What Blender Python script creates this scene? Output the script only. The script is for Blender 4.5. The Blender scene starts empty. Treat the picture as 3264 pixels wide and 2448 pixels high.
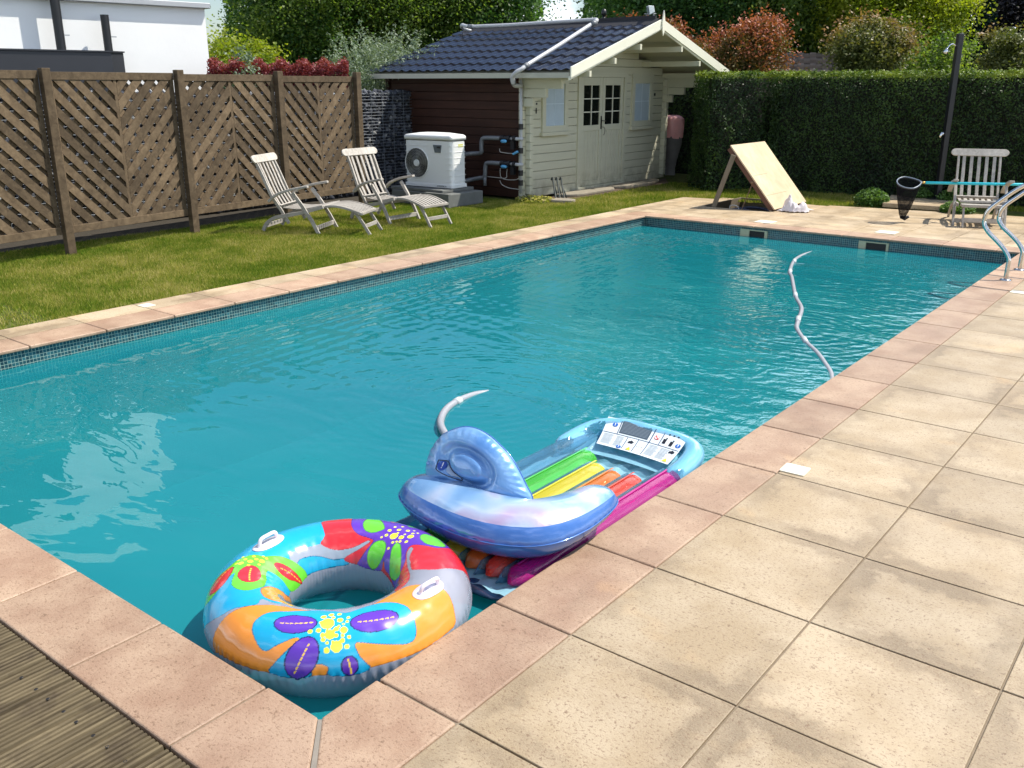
import bpy, bmesh, math, random
import numpy as np
from mathutils import Vector, Matrix
R = math.radians
C = bpy.context.scene.collection
SC = bpy.context.scene
rng = np.random.default_rng(7)
random.seed(7)

# ------------------------------------------------------------------ camera
cam = bpy.data.cameras.new('camera'); camo = bpy.data.objects.new('camera', cam); C.objects.link(camo)
cam.lens = 32.35; cam.sensor_width = 36.0; cam.clip_start = 0.05; cam.clip_end = 400
CAM = Vector((1.9304, -1.4892, 1.8524)); camo.location = CAM
camo.rotation_euler = Vector((-0.58879, 0.74582, -0.31157)).to_track_quat('-Z', 'Y').to_euler()
SC.camera = camo

# ------------------------------------------------------------------ sky and sun
SUN_AZ, SUN_EL = 40.0, 57.0        # azimuth clockwise from +Y
w = bpy.data.worlds.new('World'); SC.world = w; w.use_nodes = True
nt = w.node_tree; nt.nodes.clear()
out = nt.nodes.new('ShaderNodeOutputWorld'); bg = nt.nodes.new('ShaderNodeBackground')
sky = nt.nodes.new('ShaderNodeTexSky'); sky.sky_type = 'NISHITA'; sky.sun_disc = False
sky.sun_elevation = R(SUN_EL); sky.sun_rotation = R(SUN_AZ); sky.altitude = 50; sky.air_density = 1.15; sky.dust_density = .6; sky.ozone_density = 4.0
tc = nt.nodes.new('ShaderNodeTexCoord'); mp = nt.nodes.new('ShaderNodeMapping'); mp.inputs['Scale'].default_value = (1.6, 1.6, 4.2)
mp.inputs['Location'].default_value = (2.3, 0.4, 0.0)
nz = nt.nodes.new('ShaderNodeTexNoise'); nz.inputs['Scale'].default_value = 1.7; nz.inputs['Detail'].default_value = 6; nz.inputs['Roughness'].default_value = 0.58
cr = nt.nodes.new('ShaderNodeValToRGB'); cr.color_ramp.elements[0].position = 0.52; cr.color_ramp.elements[1].position = 0.70
cr.color_ramp.elements[0].color = (0, 0, 0, 1); cr.color_ramp.elements[1].color = (1, 1, 1, 1)
mx = nt.nodes.new('ShaderNodeMixRGB'); mx.inputs[2].default_value = (21.0, 21.8, 23.4, 1)
nt.links.new(tc.outputs['Generated'], mp.inputs[0]); nt.links.new(mp.outputs[0], nz.inputs[0]); 
def vdot(v):
    d = nt.nodes.new('ShaderNodeVectorMath'); d.operation = 'DOT_PRODUCT'; nt.links.new(tc.outputs['Generated'], d.inputs[0]); d.inputs[1].default_value = v; return d.outputs['Value']
def mrange(s, a, b, c, d):
    m = nt.nodes.new('ShaderNodeMapRange'); nt.links.new(s, m.inputs[0])
    for i, x in enumerate((a, b, c, d)): m.inputs[i + 1].default_value = x
    return m.outputs[0]
def adir(az, el): return (math.sin(R(az)) * math.cos(R(el)), math.cos(R(az)) * math.cos(R(el)), math.sin(R(el)))
def madd(a, b):
    m = nt.nodes.new('ShaderNodeMath'); m.operation = 'ADD'; nt.links.new(a, m.inputs[0]); nt.links.new(b, m.inputs[1]); return m.outputs[0]
dens = madd(nz.outputs[0], mrange(vdot(adir(-15, 21)), .93, .985, 0, .42))      # a bank of cloud over the end of the garden
dens = madd(dens, mrange(vdot(adir(-52, 25)), .80, .95, 0, -.2))                # open blue on the left
sepz = nt.nodes.new('ShaderNodeSeparateXYZ'); nt.links.new(tc.outputs['Generated'], sepz.inputs[0]); dens = madd(dens, mrange(sepz.outputs[2], .12, .03, 0, .2))
nt.links.new(dens, cr.inputs[0])
nt.links.new(cr.outputs[0], mx.inputs[0]); nt.links.new(sky.outputs[0], mx.inputs[1]); nt.links.new(mx.outputs[0], bg.inputs[0])
bg.inputs[1].default_value = 0.10
nt.links.new(bg.outputs[0], out.inputs[0])
sl = bpy.data.lights.new('sun', 'SUN'); sl.energy = 4.9; sl.angle = R(0.55); sl.color = (1.0, 0.94, 0.84)
so = bpy.data.objects.new('sun', sl); C.objects.link(so)
SD = Vector((math.sin(R(SUN_AZ)) * math.cos(R(SUN_EL)), math.cos(R(SUN_AZ)) * math.cos(R(SUN_EL)), math.sin(R(SUN_EL))))
so.rotation_euler = (-SD).to_track_quat('-Z', 'Y').to_euler(); so.location = (5, 5, 12)
SC.view_settings.view_transform = 'Standard'; SC.view_settings.look = 'None'
SC.view_settings.exposure = 0.50; SC.view_settings.gamma = 1.0
SC.render.engine = 'CYCLES'
SC.cycles.max_bounces = 10; SC.cycles.transparent_max_bounces = 24; SC.cycles.transmission_bounces = 8
SC.cycles.caustics_reflective = False; SC.cycles.caustics_refractive = False

# ------------------------------------------------------------------ node material helpers
class NM:
    def __init__(s, name):
        s.m = bpy.data.materials.new(name); s.m.use_nodes = True; s.t = s.m.node_tree; s.t.nodes.clear()
        s.out = s.n('ShaderNodeOutputMaterial'); s.bs = None
    def n(s, t, **k):
        x = s.t.nodes.new(t)
        for a, b in k.items(): setattr(x, a, b)
        return x
    def l(s, a, b): s.t.links.new(a, b)
    def inp(s, node, key, v):
        if hasattr(v, 'is_output') or isinstance(v, bpy.types.NodeSocket): s.l(v, node.inputs[key])
        else: node.inputs[key].default_value = v
    def coord(s, kind='Object'): return s.n('ShaderNodeTexCoord').outputs[kind]
    def mapping(s, v, scale=(1, 1, 1), loc=(0, 0, 0), rot=(0, 0, 0)):
        m = s.n('ShaderNodeMapping'); s.l(v, m.inputs[0]); m.inputs['Scale'].default_value = scale; m.inputs['Location'].default_value = loc; m.inputs['Rotation'].default_value = rot
        return m.outputs[0]
    def noise(s, v, scale=5, detail=4, rough=.55, dist=0, out=0):
        m = s.n('ShaderNodeTexNoise'); s.l(v, m.inputs['Vector']); m.inputs['Scale'].default_value = scale; m.inputs['Detail'].default_value = detail
        m.inputs['Roughness'].default_value = rough; m.inputs['Distortion'].default_value = dist; return m.outputs[out]
    def vor(s, v, scale=5, feat='F1', out='Distance'):
        m = s.n('ShaderNodeTexVoronoi', feature=feat); s.l(v, m.inputs['Vector']); m.inputs['Scale'].default_value = scale; return m.outputs[out]
    def ramp(s, f, stops, interp='LINEAR'):
        m = s.n('ShaderNodeValToRGB'); s.l(f, m.inputs[0]); cr = m.color_ramp; cr.interpolation = interp
        while len(cr.elements) < len(stops): cr.elements.new(.5)
        for e, (p, c) in zip(cr.elements, stops):
            e.position = p; e.color = (c, c, c, 1) if isinstance(c, (int, float)) else (*c[:3], 1)
        return m.outputs[0]
    def mix(s, f, a, b, mode='MIX'):
        m = s.n('ShaderNodeMixRGB', blend_type=mode); s.inp(m, 0, f)
        for i, v in ((1, a), (2, b)):
            if isinstance(v, (tuple, list)): m.inputs[i].default_value = (*v[:3], 1)
            elif isinstance(v, (int, float)): m.inputs[i].default_value = (v, v, v, 1)
            else: s.l(v, m.inputs[i])
        return m.outputs[0]
    def math(s, op, a, b=0.0, c=None, clamp=False):
        m = s.n('ShaderNodeMath', operation=op); m.use_clamp = clamp; s.inp(m, 0, a); s.inp(m, 1, b)
        if c is not None: s.inp(m, 2, c)
        return m.outputs[0]
    def mr(s, v, a, b, c=0.0, d=1.0):
        m = s.n('ShaderNodeMapRange'); s.l(v, m.inputs[0])
        for i, x in enumerate((a, b, c, d)): m.inputs[i + 1].default_value = x
        return m.outputs[0]
    def attr(s, name, out='Fac'): return s.n('ShaderNodeAttribute', attribute_name=name).outputs[out]
    def bump(s, h, dist=.01, strength=1.0, normal=None):
        b = s.n('ShaderNodeBump'); s.l(h, b.inputs['Height']); b.inputs['Distance'].default_value = dist; b.inputs['Strength'].default_value = strength
        if normal is not None: s.l(normal, b.inputs['Normal'])
        return b.outputs[0]
    def bsdf(s, color, rough=.6, metal=0., spec=.5, normal=None, **k):
        p = s.n('ShaderNodeBsdfPrincipled'); s.inp(p, 'Base Color', (*color[:3], 1) if isinstance(color, (tuple, list)) else color)
        s.inp(p, 'Roughness', rough); s.inp(p, 'Metallic', metal); s.inp(p, 'Specular IOR Level', spec)
        for a, b in k.items(): s.inp(p, a.replace('_', ' '), b)
        if normal is not None: s.l(normal, p.inputs['Normal'])
        s.bs = p; s.l(p.outputs[0], s.out.inputs[0]); return p
    def surf(s, sh): s.l(sh, s.out.inputs[0])

def simple(name, col, rough=.5, metal=0., var=.12, scale=6, bump=0., spec=.5, coat=0., stretch=(1, 1, 1)):
    m = NM(name); v = m.mapping(m.coord(), stretch); f = m.noise(v, scale, 5)
    c = m.mix(f, tuple(x * (1 - var) for x in col), tuple(min(1, x * (1 + var)) for x in col))
    nrm = m.bump(m.noise(v, scale * 6, 3), bump) if bump else None
    m.bsdf(c, rough, metal, spec, nrm, Coat_Weight=coat); return m.m

def wood(name, ca, cb, axis=0, rough=.75, scale=1.0, bump=.002, island=.35):
    """weathered wood with grain running along the given object axis and a shade of its own per board"""
    m = NM(name); st = [26, 26, 26]; st[axis] = 2.2
    v = m.mapping(m.coord(), tuple(x * scale for x in st))
    geo = m.n('ShaderNodeNewGeometry'); rnd = geo.outputs['Random Per Island']
    off = m.n('ShaderNodeVectorMath', operation='ADD'); m.l(v, off.inputs[0]); m.l(m.math('MULTIPLY', rnd, 40.0), off.inputs[1])
    g = m.noise(off.outputs[0], 1.0, 6, .65, .6)
    c = m.mix(m.ramp(g, [(.25, 0), (.75, 1)]), ca, cb)
    big = m.noise(m.mapping(m.coord(), (1.5, 1.5, 1.5)), 1.6, 4)
    c = m.mix(m.mr(big, .35, .7, 0, .45), c, tuple(x * .62 for x in ca))
    k = m.mr(rnd, 0, 1, 1 - island, 1 + island * .7)
    cc = m.n('ShaderNodeVectorMath', operation='SCALE'); m.l(c, cc.inputs[0]); m.l(k, cc.inputs['Scale'])
    m.bsdf(cc.outputs[0], rough, 0, .3, m.bump(g, bump)); return m.m

def leafmat(name, cols, trans=.4, hue_scale=.35):
    """cols: albedo stops dark..light, picked per leaf by attribute lv and by clump"""
    m = NM(name); a = m.attr('lv'); f = m.noise(m.coord(), hue_scale, 3)
    k = m.math('ADD', m.math('MULTIPLY', a, .72), m.math('MULTIPLY', m.mr(f, .3, .7), .28))
    n = len(cols); c = m.ramp(k, [(i / (n - 1), cols[i]) for i in range(n)])
    d = m.n('ShaderNodeBsdfPrincipled'); m.l(c, d.inputs['Base Color']); d.inputs['Roughness'].default_value = .5; d.inputs['Specular IOR Level'].default_value = .35
    t = m.n('ShaderNodeBsdfTranslucent'); cc = m.mix(1.0, c, (1.15, 1.25, .45), 'MULTIPLY'); m.l(cc, t.inputs[0])
    x = m.n('ShaderNodeMixShader'); x.inputs[0].default_value = trans; m.l(d.outputs[0], x.inputs[1]); m.l(t.outputs[0], x.inputs[2]); m.surf(x.outputs[0])
    return m.m

# ------------------------------------------------------------------ object helpers
def tag(o, label=None, cat=None, group=None, kind=None):
    if label: o['label'] = label
    if cat: o['category'] = cat
    if group: o['group'] = group
    if kind: o['kind'] = kind
    return o
def thing(name, label, cat, loc=(0, 0, 0), rz=0, group=None):
    o = bpy.data.objects.new(name, None); C.objects.link(o); o.location = loc; o.rotation_euler = (0, 0, rz); o.empty_display_size = .1
    return tag(o, label, cat, group)
def copy_tree(o, parent=None):
    c = o.copy(); C.objects.link(c); c.parent = parent
    for ch in [x for x in bpy.data.objects if x.parent == o]: copy_tree(ch, c)
    return c
def frame(d, up=(0, 0, 1)):
    d = Vector(d).normalized(); up = Vector(up)
    if abs(d.dot(up)) > .98: up = Vector((1, 0, 0))
    s = d.cross(up).normalized(); u = s.cross(d).normalized(); return d, s, u

class MB:
    def __init__(s): s.v = []; s.f = []; s.mi = []; s.cm = 0
    def add(s, vs, fs):
        b = len(s.v); s.v.extend([tuple(x) for x in vs]); s.f.extend([tuple(i + b for i in f) for f in fs]); s.mi.extend([s.cm] * len(fs)); return s
    def box(s, c, size, rz=0, M=None):
        x, y, z = [q / 2 for q in size]
        vs = [Vector(p) for p in ((-x, -y, -z), (x, -y, -z), (x, y, -z), (-x, y, -z), (-x, -y, z), (x, -y, z), (x, y, z), (-x, y, z))]
        if M is None: M = Matrix.Rotation(rz, 4, 'Z')
        vs = [M @ p + Vector(c) for p in vs]
        return s.add(vs, [(0, 3, 2, 1), (4, 5, 6, 7), (0, 1, 5, 4), (1, 2, 6, 5), (2, 3, 7, 6), (3, 0, 4, 7)])
    def bb(s, a, b): return s.box([(p + q) / 2 for p, q in zip(a, b)], [abs(q - p) for p, q in zip(a, b)])
    def beam(s, p, q, w, h, up=(0, 0, 1)):
        p, q = Vector(p), Vector(q); d, sd, u = frame(q - p, up); sd *= w / 2; u *= h / 2
        vs = [p - sd - u, p + sd - u, p + sd + u, p - sd + u, q - sd - u, q + sd - u, q + sd + u, q - sd + u]
        return s.add(vs, [(3, 2, 1, 0), (4, 5, 6, 7), (0, 1, 5, 4), (1, 2, 6, 5), (2, 3, 7, 6), (3, 0, 4, 7)])
    def path(s, pts, w, h, up=(0, 1, 0)):
        """flat bar along a polyline: w across 'up', h along 'up'"""
        pts = [Vector(p) for p in pts]; n = len(pts); rings = []
        ws = w if isinstance(w, (list, tuple)) else [w] * n
        for i, p in enumerate(pts):
            t = (pts[min(i + 1, n - 1)] - pts[max(i - 1, 0)]).normalized(); u = Vector(up).normalized(); sd = t.cross(u).normalized() * ws[i] / 2; uu = u * h / 2
            rings.append([p - sd - uu, p + sd - uu, p + sd + uu, p - sd + uu])
        vs = [q for r_ in rings for q in r_]; fs = [(3, 2, 1, 0), tuple(4 * (n - 1) + k for k in range(4))]
        for i in range(n - 1):
            for k in range(4): fs.append((4 * i + k, 4 * i + (k + 1) % 4, 4 * i + 4 + (k + 1) % 4, 4 * i + 4 + k))
        return s.add(vs, fs)
    def tube(s, pts, r, n=10, cap=True, closed=False):
        pts = [Vector(p) for p in pts]; m = len(pts); rs = r if isinstance(r, (list, tuple)) else [r] * m
        vs = []; prev = None
        for i, p in enumerate(pts):
            t = (pts[(i + 1) % m if closed else min(i + 1, m - 1)] - pts[(i - 1) % m if closed else max(i - 1, 0)]).normalized()
            if prev is None: _, sd, u = frame(t)
            else:
                sd = (prev - t * prev.dot(t)).normalized(); u = sd.cross(t)
            prev = sd
            for k in range(n):
                a = 2 * math.pi * k / n; vs.append(p + sd * math.cos(a) * rs[i] + u * math.sin(a) * rs[i])
        fs = []
        for i in range(m if closed else m - 1):
            j = (i + 1) % m
            for k in range(n): fs.append((i * n + k, i * n + (k + 1) % n, j * n + (k + 1) % n, j * n + k))
        if cap and not closed: fs += [tuple(range(n))[::-1], tuple((m - 1) * n + k for k in range(n))]
        return s.add(vs, fs)
    def cyl(s, p, q, r, n=16, r2=None): return s.tube([p, q], [r, r if r2 is None else r2], n)
    def prism(s, poly, a, b, ax=(Vector((1, 0, 0)), Vector((0, 1, 0)), Vector((0, 0, 1))), o=(0, 0, 0)):
        o = Vector(o); n = len(poly)
        vs = [o + ax[0] * x + ax[1] * y + ax[2] * a for x, y in poly] + [o + ax[0] * x + ax[1] * y + ax[2] * b for x, y in poly]
        return s.add(vs, [tuple(range(n))[::-1], tuple(range(n, 2 * n))] + [(i, (i + 1) % n, n + (i + 1) % n, n + i) for i in range(n)])
    def lathe(s, prof, n=24, c=(0, 0, 0)):
        m = len(prof); vs = []
        for r_, z in prof:
            for k in range(n):
                a = 2 * math.pi * k / n; vs.append((c[0] + r_ * math.cos(a), c[1] + r_ * math.sin(a), c[2] + z))
        fs = [(i * n + k, i * n + (k + 1) % n, (i + 1) * n + (k + 1) % n, (i + 1) * n + k) for i in range(m - 1) for k in range(n)]
        return s.add(vs, fs)
    def build(s, name, mat, parent=None, smooth=False, bevel=0, seg=2, sub=0, auto=None):
        me = bpy.data.meshes.new(name); me.from_pydata([tuple(v) for v in s.v], [], s.f)
        mats = mat if isinstance(mat, (list, tuple)) else [mat]
        for q in mats: me.materials.append(q)
        if len(mats) > 1: me.polygons.foreach_set('material_index', s.mi)
        if smooth: me.polygons.foreach_set('use_smooth', [True] * len(me.polygons))
        me.update(); o = bpy.data.objects.new(name, me); C.objects.link(o); o.parent = parent
        if bevel:
            b = o.modifiers.new('bevel', 'BEVEL'); b.width = bevel; b.segments = seg; b.limit_method = 'ANGLE'; b.angle_limit = R(40)
        if sub:
            q = o.modifiers.new('sub', 'SUBSURF'); q.levels = sub; q.render_levels = sub
        return o

def split_loose(o):
    """every loose piece of a part becomes a part of its own under the same parent"""
    me = o.data; bm = bmesh.new(); bm.from_mesh(me); bm.verts.ensure_lookup_table(); left = set(bm.verts); first = True; groups_ = []
    while left:
        s = [left.pop()]; g = set(s)
        while s:
            for e in s.pop().link_edges:
                for v in e.verts:
                    if v in left: left.discard(v); g.add(v); s.append(v)
        groups_.append({v.index for v in g})
    data = [v.co.copy() for v in bm.verts]; faces = [[v.index for v in f.verts] for f in bm.faces]; sm = [f.smooth for f in bm.faces]; bm.free()
    for k, g in enumerate(groups_):
        idx = sorted(g); mp_ = {a: b for b, a in enumerate(idx)}; fs = [(f, q) for f, q in zip(faces, sm) if f[0] in g]
        m2 = bpy.data.meshes.new(me.name); m2.from_pydata([data[i] for i in idx], [], [[mp_[i] for i in f] for f, _ in fs]); m2.polygons.foreach_set('use_smooth', [q for _, q in fs])
        for mt_ in me.materials: m2.materials.append(mt_)
        m2.update()
        if k == 0: o.data = m2
        else: c = o.copy(); c.data = m2; C.objects.link(c); c.parent = o.parent
    return o

def catmull(pts, n=6, closed=False):
    P = [Vector(p) for p in pts]; m = len(P); out = []
    for i in range(m if closed else m - 1):
        g = (lambda k: P[k % m]) if closed else (lambda k: P[max(0, min(m - 1, k))])
        a, b, c, d = g(i - 1), g(i), g(i + 1), g(i + 2)
        for j in range(n):
            t = j / n; out.append(.5 * ((2 * b) + (c - a) * t + (2 * a - 5 * b + 4 * c - d) * t * t + (3 * b - a - 3 * c + d) * t ** 3))
    if not closed: out.append(P[-1])
    return out
def interp(vals, n=6):
    return [v.x for v in catmull([(x, 0, 0) for x in vals], n)]

def np_mesh(name, V, F4, mat, parent=None, attrs=None, smooth=False, tri=False):
    k = 3 if tri else 4; nf = len(F4); me = bpy.data.meshes.new(name)
    me.vertices.add(len(V)); me.vertices.foreach_set('co', np.ascontiguousarray(V, dtype=np.float32).ravel())
    me.loops.add(nf * k); me.loops.foreach_set('vertex_index', np.ascontiguousarray(F4, dtype=np.int32).ravel())
    me.polygons.add(nf); me.polygons.foreach_set('loop_start', np.arange(0, nf * k, k, dtype=np.int32))
    try: me.polygons.foreach_set('loop_total', np.full(nf, k, dtype=np.int32))
    except Exception: pass
    if smooth: me.polygons.foreach_set('use_smooth', np.ones(nf, dtype=bool))
    me.materials.append(mat)
    for an, (dom, typ, arr) in (attrs or {}).items():
        a = me.attributes.new(an, typ, dom); a.data.foreach_set('color' if 'COLOR' in typ else 'value', np.ascontiguousarray(arr, dtype=np.float32).ravel())
    me.update(calc_edges=True); me.validate()
    o = bpy.data.objects.new(name, me); C.objects.link(o); o.parent = parent; return o

def leafquads(P, size, up=.3, nrm=None, nspread=.6, lv=None, aspect=.55):
    """rhombic leaf faces at points P; returns V, F, lv"""
    n = len(P); a = rng.normal(size=(n, 3))
    if nrm is not None: N = nrm + rng.normal(size=(n, 3)) * nspread
    else: N = rng.normal(size=(n, 3)); N[:, 2] = np.abs(N[:, 2]) + up
    N /= np.linalg.norm(N, axis=1, keepdims=True)
    T = np.cross(N, a); T /= np.linalg.norm(T, axis=1, keepdims=True); B = np.cross(N, T)
    s = (size * (0.65 + .7 * rng.random(n)))[:, None]
    V = np.stack([P - T * s * .5, P + B * s * .5 * aspect, P + T * s * .5, P - B * s * .5 * aspect], 1).reshape(-1, 3)
    F = np.arange(4 * n).reshape(-1, 4)
    return V, F, (rng.random(n) if lv is None else lv)

def leafobj(name, P, size, mat, parent=None, **k):
    V, F, lv = leafquads(P, size, **k); return np_mesh(name, V, F, mat, parent, {'lv': ('FACE', 'FLOAT', lv)})

def crown_pts(c, rad, nclump, nleaf, csize, bottom=-.9, shell=.45, seed=0):
    """leaf positions gathered in uneven clumps inside an ellipsoid"""
    g = np.random.default_rng(seed + 11); d = g.normal(size=(nclump, 3)); d /= np.linalg.norm(d, axis=1, keepdims=True)
    r = (shell + (1 - shell) * g.random(nclump)) ** .6; r *= 1 + .22 * np.sin(3.1 * d[:, 0] + seed) * np.cos(2.3 * d[:, 2] + seed)
    cc = d * r[:, None]; cc[:, 2] = np.maximum(cc[:, 2], bottom); cc = cc * np.array(rad) + np.array(c)
    idx = g.integers(0, nclump, nleaf); cs = csize * (.5 + g.random(nclump)); P = cc[idx] + g.normal(size=(nleaf, 3)) * cs[idx][:, None] * np.array([1, 1, .75])
    cv = g.random(nclump); lv = np.clip(.55 * cv[idx] + .45 * g.random(nleaf), 0, 1)
    return P, lv, cc
# ================================================================== SETTING
PW, PL, WZ = 4.93, 10.35, -0.145      # pool width, length, water level

def ground_mat():
    m = NM('ground_turf'); v = m.coord()
    f = m.noise(v, .9, 5); g = m.noise(v, 22, 4)
    c = m.mix(m.mr(f, .38, .62), (.07, .10, .02), (.15, .15, .045)); c = m.mix(m.mr(g, .35, .65), c, (.06, .075, .02))
    m.bsdf(c, .95, 0, .1, m.bump(g, .02)); return m.m
GM = ground_mat()
b = MB()
x0, x1, y0, y1 = -PW - .04, .04, -.04, PL + .04
# gap for the sunken pump pit too
for a_, b_ in (((-140, -140), (140, y0)), ((-140, y0), (x0, y1)), ((x1, y0), (140, y1)), ((-140, y1), (140, 11.86)), ((-140, 11.86), (-4.76, 13.18)), ((-3.66, 11.86), (140, 13.18)), ((-140, 13.18), (140, 180))):
    b.add([(a_[0], a_[1], -.035), (b_[0], a_[1], -.035), (b_[0], b_[1], -.035), (a_[0], b_[1], -.035)], [(0, 1, 2, 3)])
tag(b.build('ground', GM), kind='structure')

# ---- paving
def slab_mat(name, ca, cb, stain, px, ox, py, oy, lo=.5):
    m = NM(name); v = m.coord(); sp = m.n('ShaderNodeSeparateXYZ'); m.l(v, sp.inputs[0])
    rnd = m.n('ShaderNodeNewGeometry').outputs['Random Per Island']
    mot = m.noise(v, 3.2, 6, .6); c = m.mix(m.mr(mot, .40, .60), ca, cb)
    c = m.mix(m.mr(m.noise(v, 1.3, 4), .45, .75, 0, .5), c, (ca[0] * .86, ca[1] * .9, ca[2] * 1.04))
    dx = m.math('PINGPONG', m.math('SUBTRACT', sp.outputs[0], ox), px / 2); dy = m.math('PINGPONG', m.math('SUBTRACT', sp.outputs[1], oy), py / 2)
    d = m.math('MINIMUM', dx, dy)
    d = m.math('ADD', d, m.math('MULTIPLY', m.math('SUBTRACT', m.noise(v, 5.5, 6, .7), .5), .34))
    band = m.ramp(m.mr(d, -.02, .20), [(0, .5), (.22, .8), (.36, .9), (.52, .25), (.72, 0)])
    msk = m.mr(m.noise(m.mapping(v, loc=(5, 3, 0)), 1.5, 4), lo - .04, lo + .14)
    c = m.mix(m.math('MULTIPLY', m.math('MULTIPLY', band, msk), .85), c, stain)
    rust = m.mr(m.noise(m.mapping(v, loc=(9, 1, 0)), 2.1, 3), .63, .76, 0, .35); c = m.mix(rust, c, (.62, .38, .16))
    grain = m.noise(v, 170, 3, .7); c = m.mix(m.mr(grain, .3, .7, .0, .30), c, tuple(x * 1.25 for x in cb))
    spk = m.noise(m.mapping(v, (1, 1.5, 1)), 75, 4, .75); c = m.mix(m.mr(spk, .555, .62, 0, .75), c, (.17, .10, .055))
    spk2 = m.noise(m.mapping(v, (1.3, 1, 1), (3, 3, 3)), 34, 3, .8); c = m.mix(m.mr(spk2, .60, .66, 0, .7), c, (.15, .09, .05))
    k = m.n('ShaderNodeVectorMath', operation='SCALE'); m.l(c, k.inputs[0]); m.l(m.math('MULTIPLY', m.mr(rnd, 0, 1, .88, 1.10), m.math('MAXIMUM', m.mr(sp.outputs[0], -1.2, -4.6, 1, 1.28), m.mr(sp.outputs[1], 6.5, 10.3, 1, 1.28))), k.inputs['Scale'])  # paler towards the left and far side: glare painted into the stone colour
    h = m.math('ADD', m.math('MULTIPLY', grain, .5), m.math('MULTIPLY', spk, -.8))
    m.bsdf(k.outputs[0], .50, 0, .5, m.bump(h, .0022)); return m.m
TX, TY, RO = .632, .6, .246
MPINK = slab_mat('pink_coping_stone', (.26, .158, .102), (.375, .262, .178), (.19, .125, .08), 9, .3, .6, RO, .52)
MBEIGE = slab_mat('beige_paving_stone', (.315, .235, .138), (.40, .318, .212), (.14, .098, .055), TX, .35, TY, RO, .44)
MJOINT = simple('mortar', (.20, .16, .115), .95, var=.25, scale=30)
G = .0035
TH = .027
def slab(b, xa, ya, xb, yb, dz=0): b.bb((xa + G, ya + G, -TH), (xb - G, yb - G, dz + random.uniform(-.0008, .0008)))
# coping
b = MB()
ys = [RO + .6 * k for k in range(-0, 18)]
ys = [0.0] + [y for y in ys if 0 < y < PL - .1] + [PL]
for i in range(len(ys) - 1):
    if i: slab(b, 0, ys[i], .35, ys[i + 1]); slab(b, -PW - .35, ys[i], -PW, ys[i + 1])
xs = [-.25 - .6 * k for k in range(0, 8)]; xs = [x for x in xs if x > -PW + .1] + [-PW]
def quadslab(b, pts):
    cx, cy = sum(p[0] for p in pts) / 4, sum(p[1] for p in pts) / 4
    q = [(p[0] + (G if p[0] < cx else -G), p[1] + (G if p[1] < cy else -G)) for p in pts]; b.prism(q, -.042, 0)
# mitred corner pieces
def mit(b, pts, s=.006):
    b.prism(pts, -TH, 0)
e = .007
mit(b, [(0 + e * .7, 0 + e), (.35 - G, -.35 + 2 * e), (.35 - G, ys[1] - G), (0, ys[1] - G)])
mit(b, [(-.25 + G, 0), (-.25 + G, -.36 + G), (.35 - 2 * e, -.36 + G), (0 - e * .7, 0)])
for sx, sy, X, Y in ((1, 1, 0, PL), (-1, 1, -PW, PL), (-1, -1, -PW, 0)):
    p = [(X, Y), (X + sx * .35, Y + sy * .35), (X + sx * .35, Y - sy * .2), (X, Y - sy * .2)]
    q = [(X, Y), (X - sx * .2, Y), (X - sx * .2, Y + sy * .35), (X + sx * .35, Y + sy * .35)]
for i in range(len(xs) - 1): slab(b, xs[i + 1], -.36, xs[i], 0)
slab(b, -PW - .35, -.36, -PW, 0); slab(b, -PW - .35, 0, -PW, ys[1])
fx = [0.35 - .6 * k for k in range(0, 10)]; fx = [x for x in fx if x > -PW - .3] + [-PW - .35]
for i in range(len(fx) - 1): slab(b, fx[i + 1], PL, fx[i], PL + .35)
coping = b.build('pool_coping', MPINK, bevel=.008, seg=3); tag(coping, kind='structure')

# beige paving: right side, left strip, far terrace
b = MB(); gx = [.35 + TX * k for k in range(0, 9)]
gy = [RO + .6 * k for k in range(-6, 22)]
for i in range(len(gx) - 1):
    for j in range(len(gy) - 1):
        if gy[j + 1] > 13.7: continue
        slab(b, gx[i], gy[j], gx[i + 1], gy[j + 1])
for j in range(len(gy) - 1):
    if -1 < gy[j] < PL + .2: slab(b, -PW - .35 - .30, gy[j], -PW - .35, gy[j + 1])
fy = [PL + .35 + .6 * k for k in range(0, 6)]; fxx = [.35 - .6 * k for k in range(0, 11)]
PIT = (-4.76, 11.86, -3.66, 13.18)
def backy(x): return 12.76 + (x + 5.54) * .183
for i in range(len(fxx) - 1):
    for j in range(len(fy) - 1):
        xa, xb, ya, yb = fxx[i + 1], fxx[i], fy[j], fy[j + 1]
        if xb < -5.5 or ya > backy((xa + xb) / 2) - .03: continue
        xa = max(xa, -5.6)
        if xa < PIT[2] - .02 and xb > PIT[0] + .02 and ya < PIT[3] - .02 and yb > PIT[1] + .02:
            # tiles round the pit are cut back to its rim
            if ya < PIT[1]: slab(b, xa, ya, xb, PIT[1])
            if xb > PIT[2]: slab(b, max(xa, PIT[2]), max(ya, PIT[1]), xb, yb)
            if xa < PIT[0]: slab(b, xa, max(ya, PIT[1]), PIT[0], yb)
            continue
        A_, B_ = backy(xa), backy(xb)
        if yb > min(A_, B_):
            b.prism([(xa + G, ya + G), (xb - G, ya + G), (xb - G, min(yb - G, B_)), (xa + G, min(yb - G, A_))], -TH, 0)
        else: slab(b, xa, ya, xb, yb)
tag(b.build('paving', MBEIGE, bevel=.003, seg=2), kind='structure')
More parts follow.
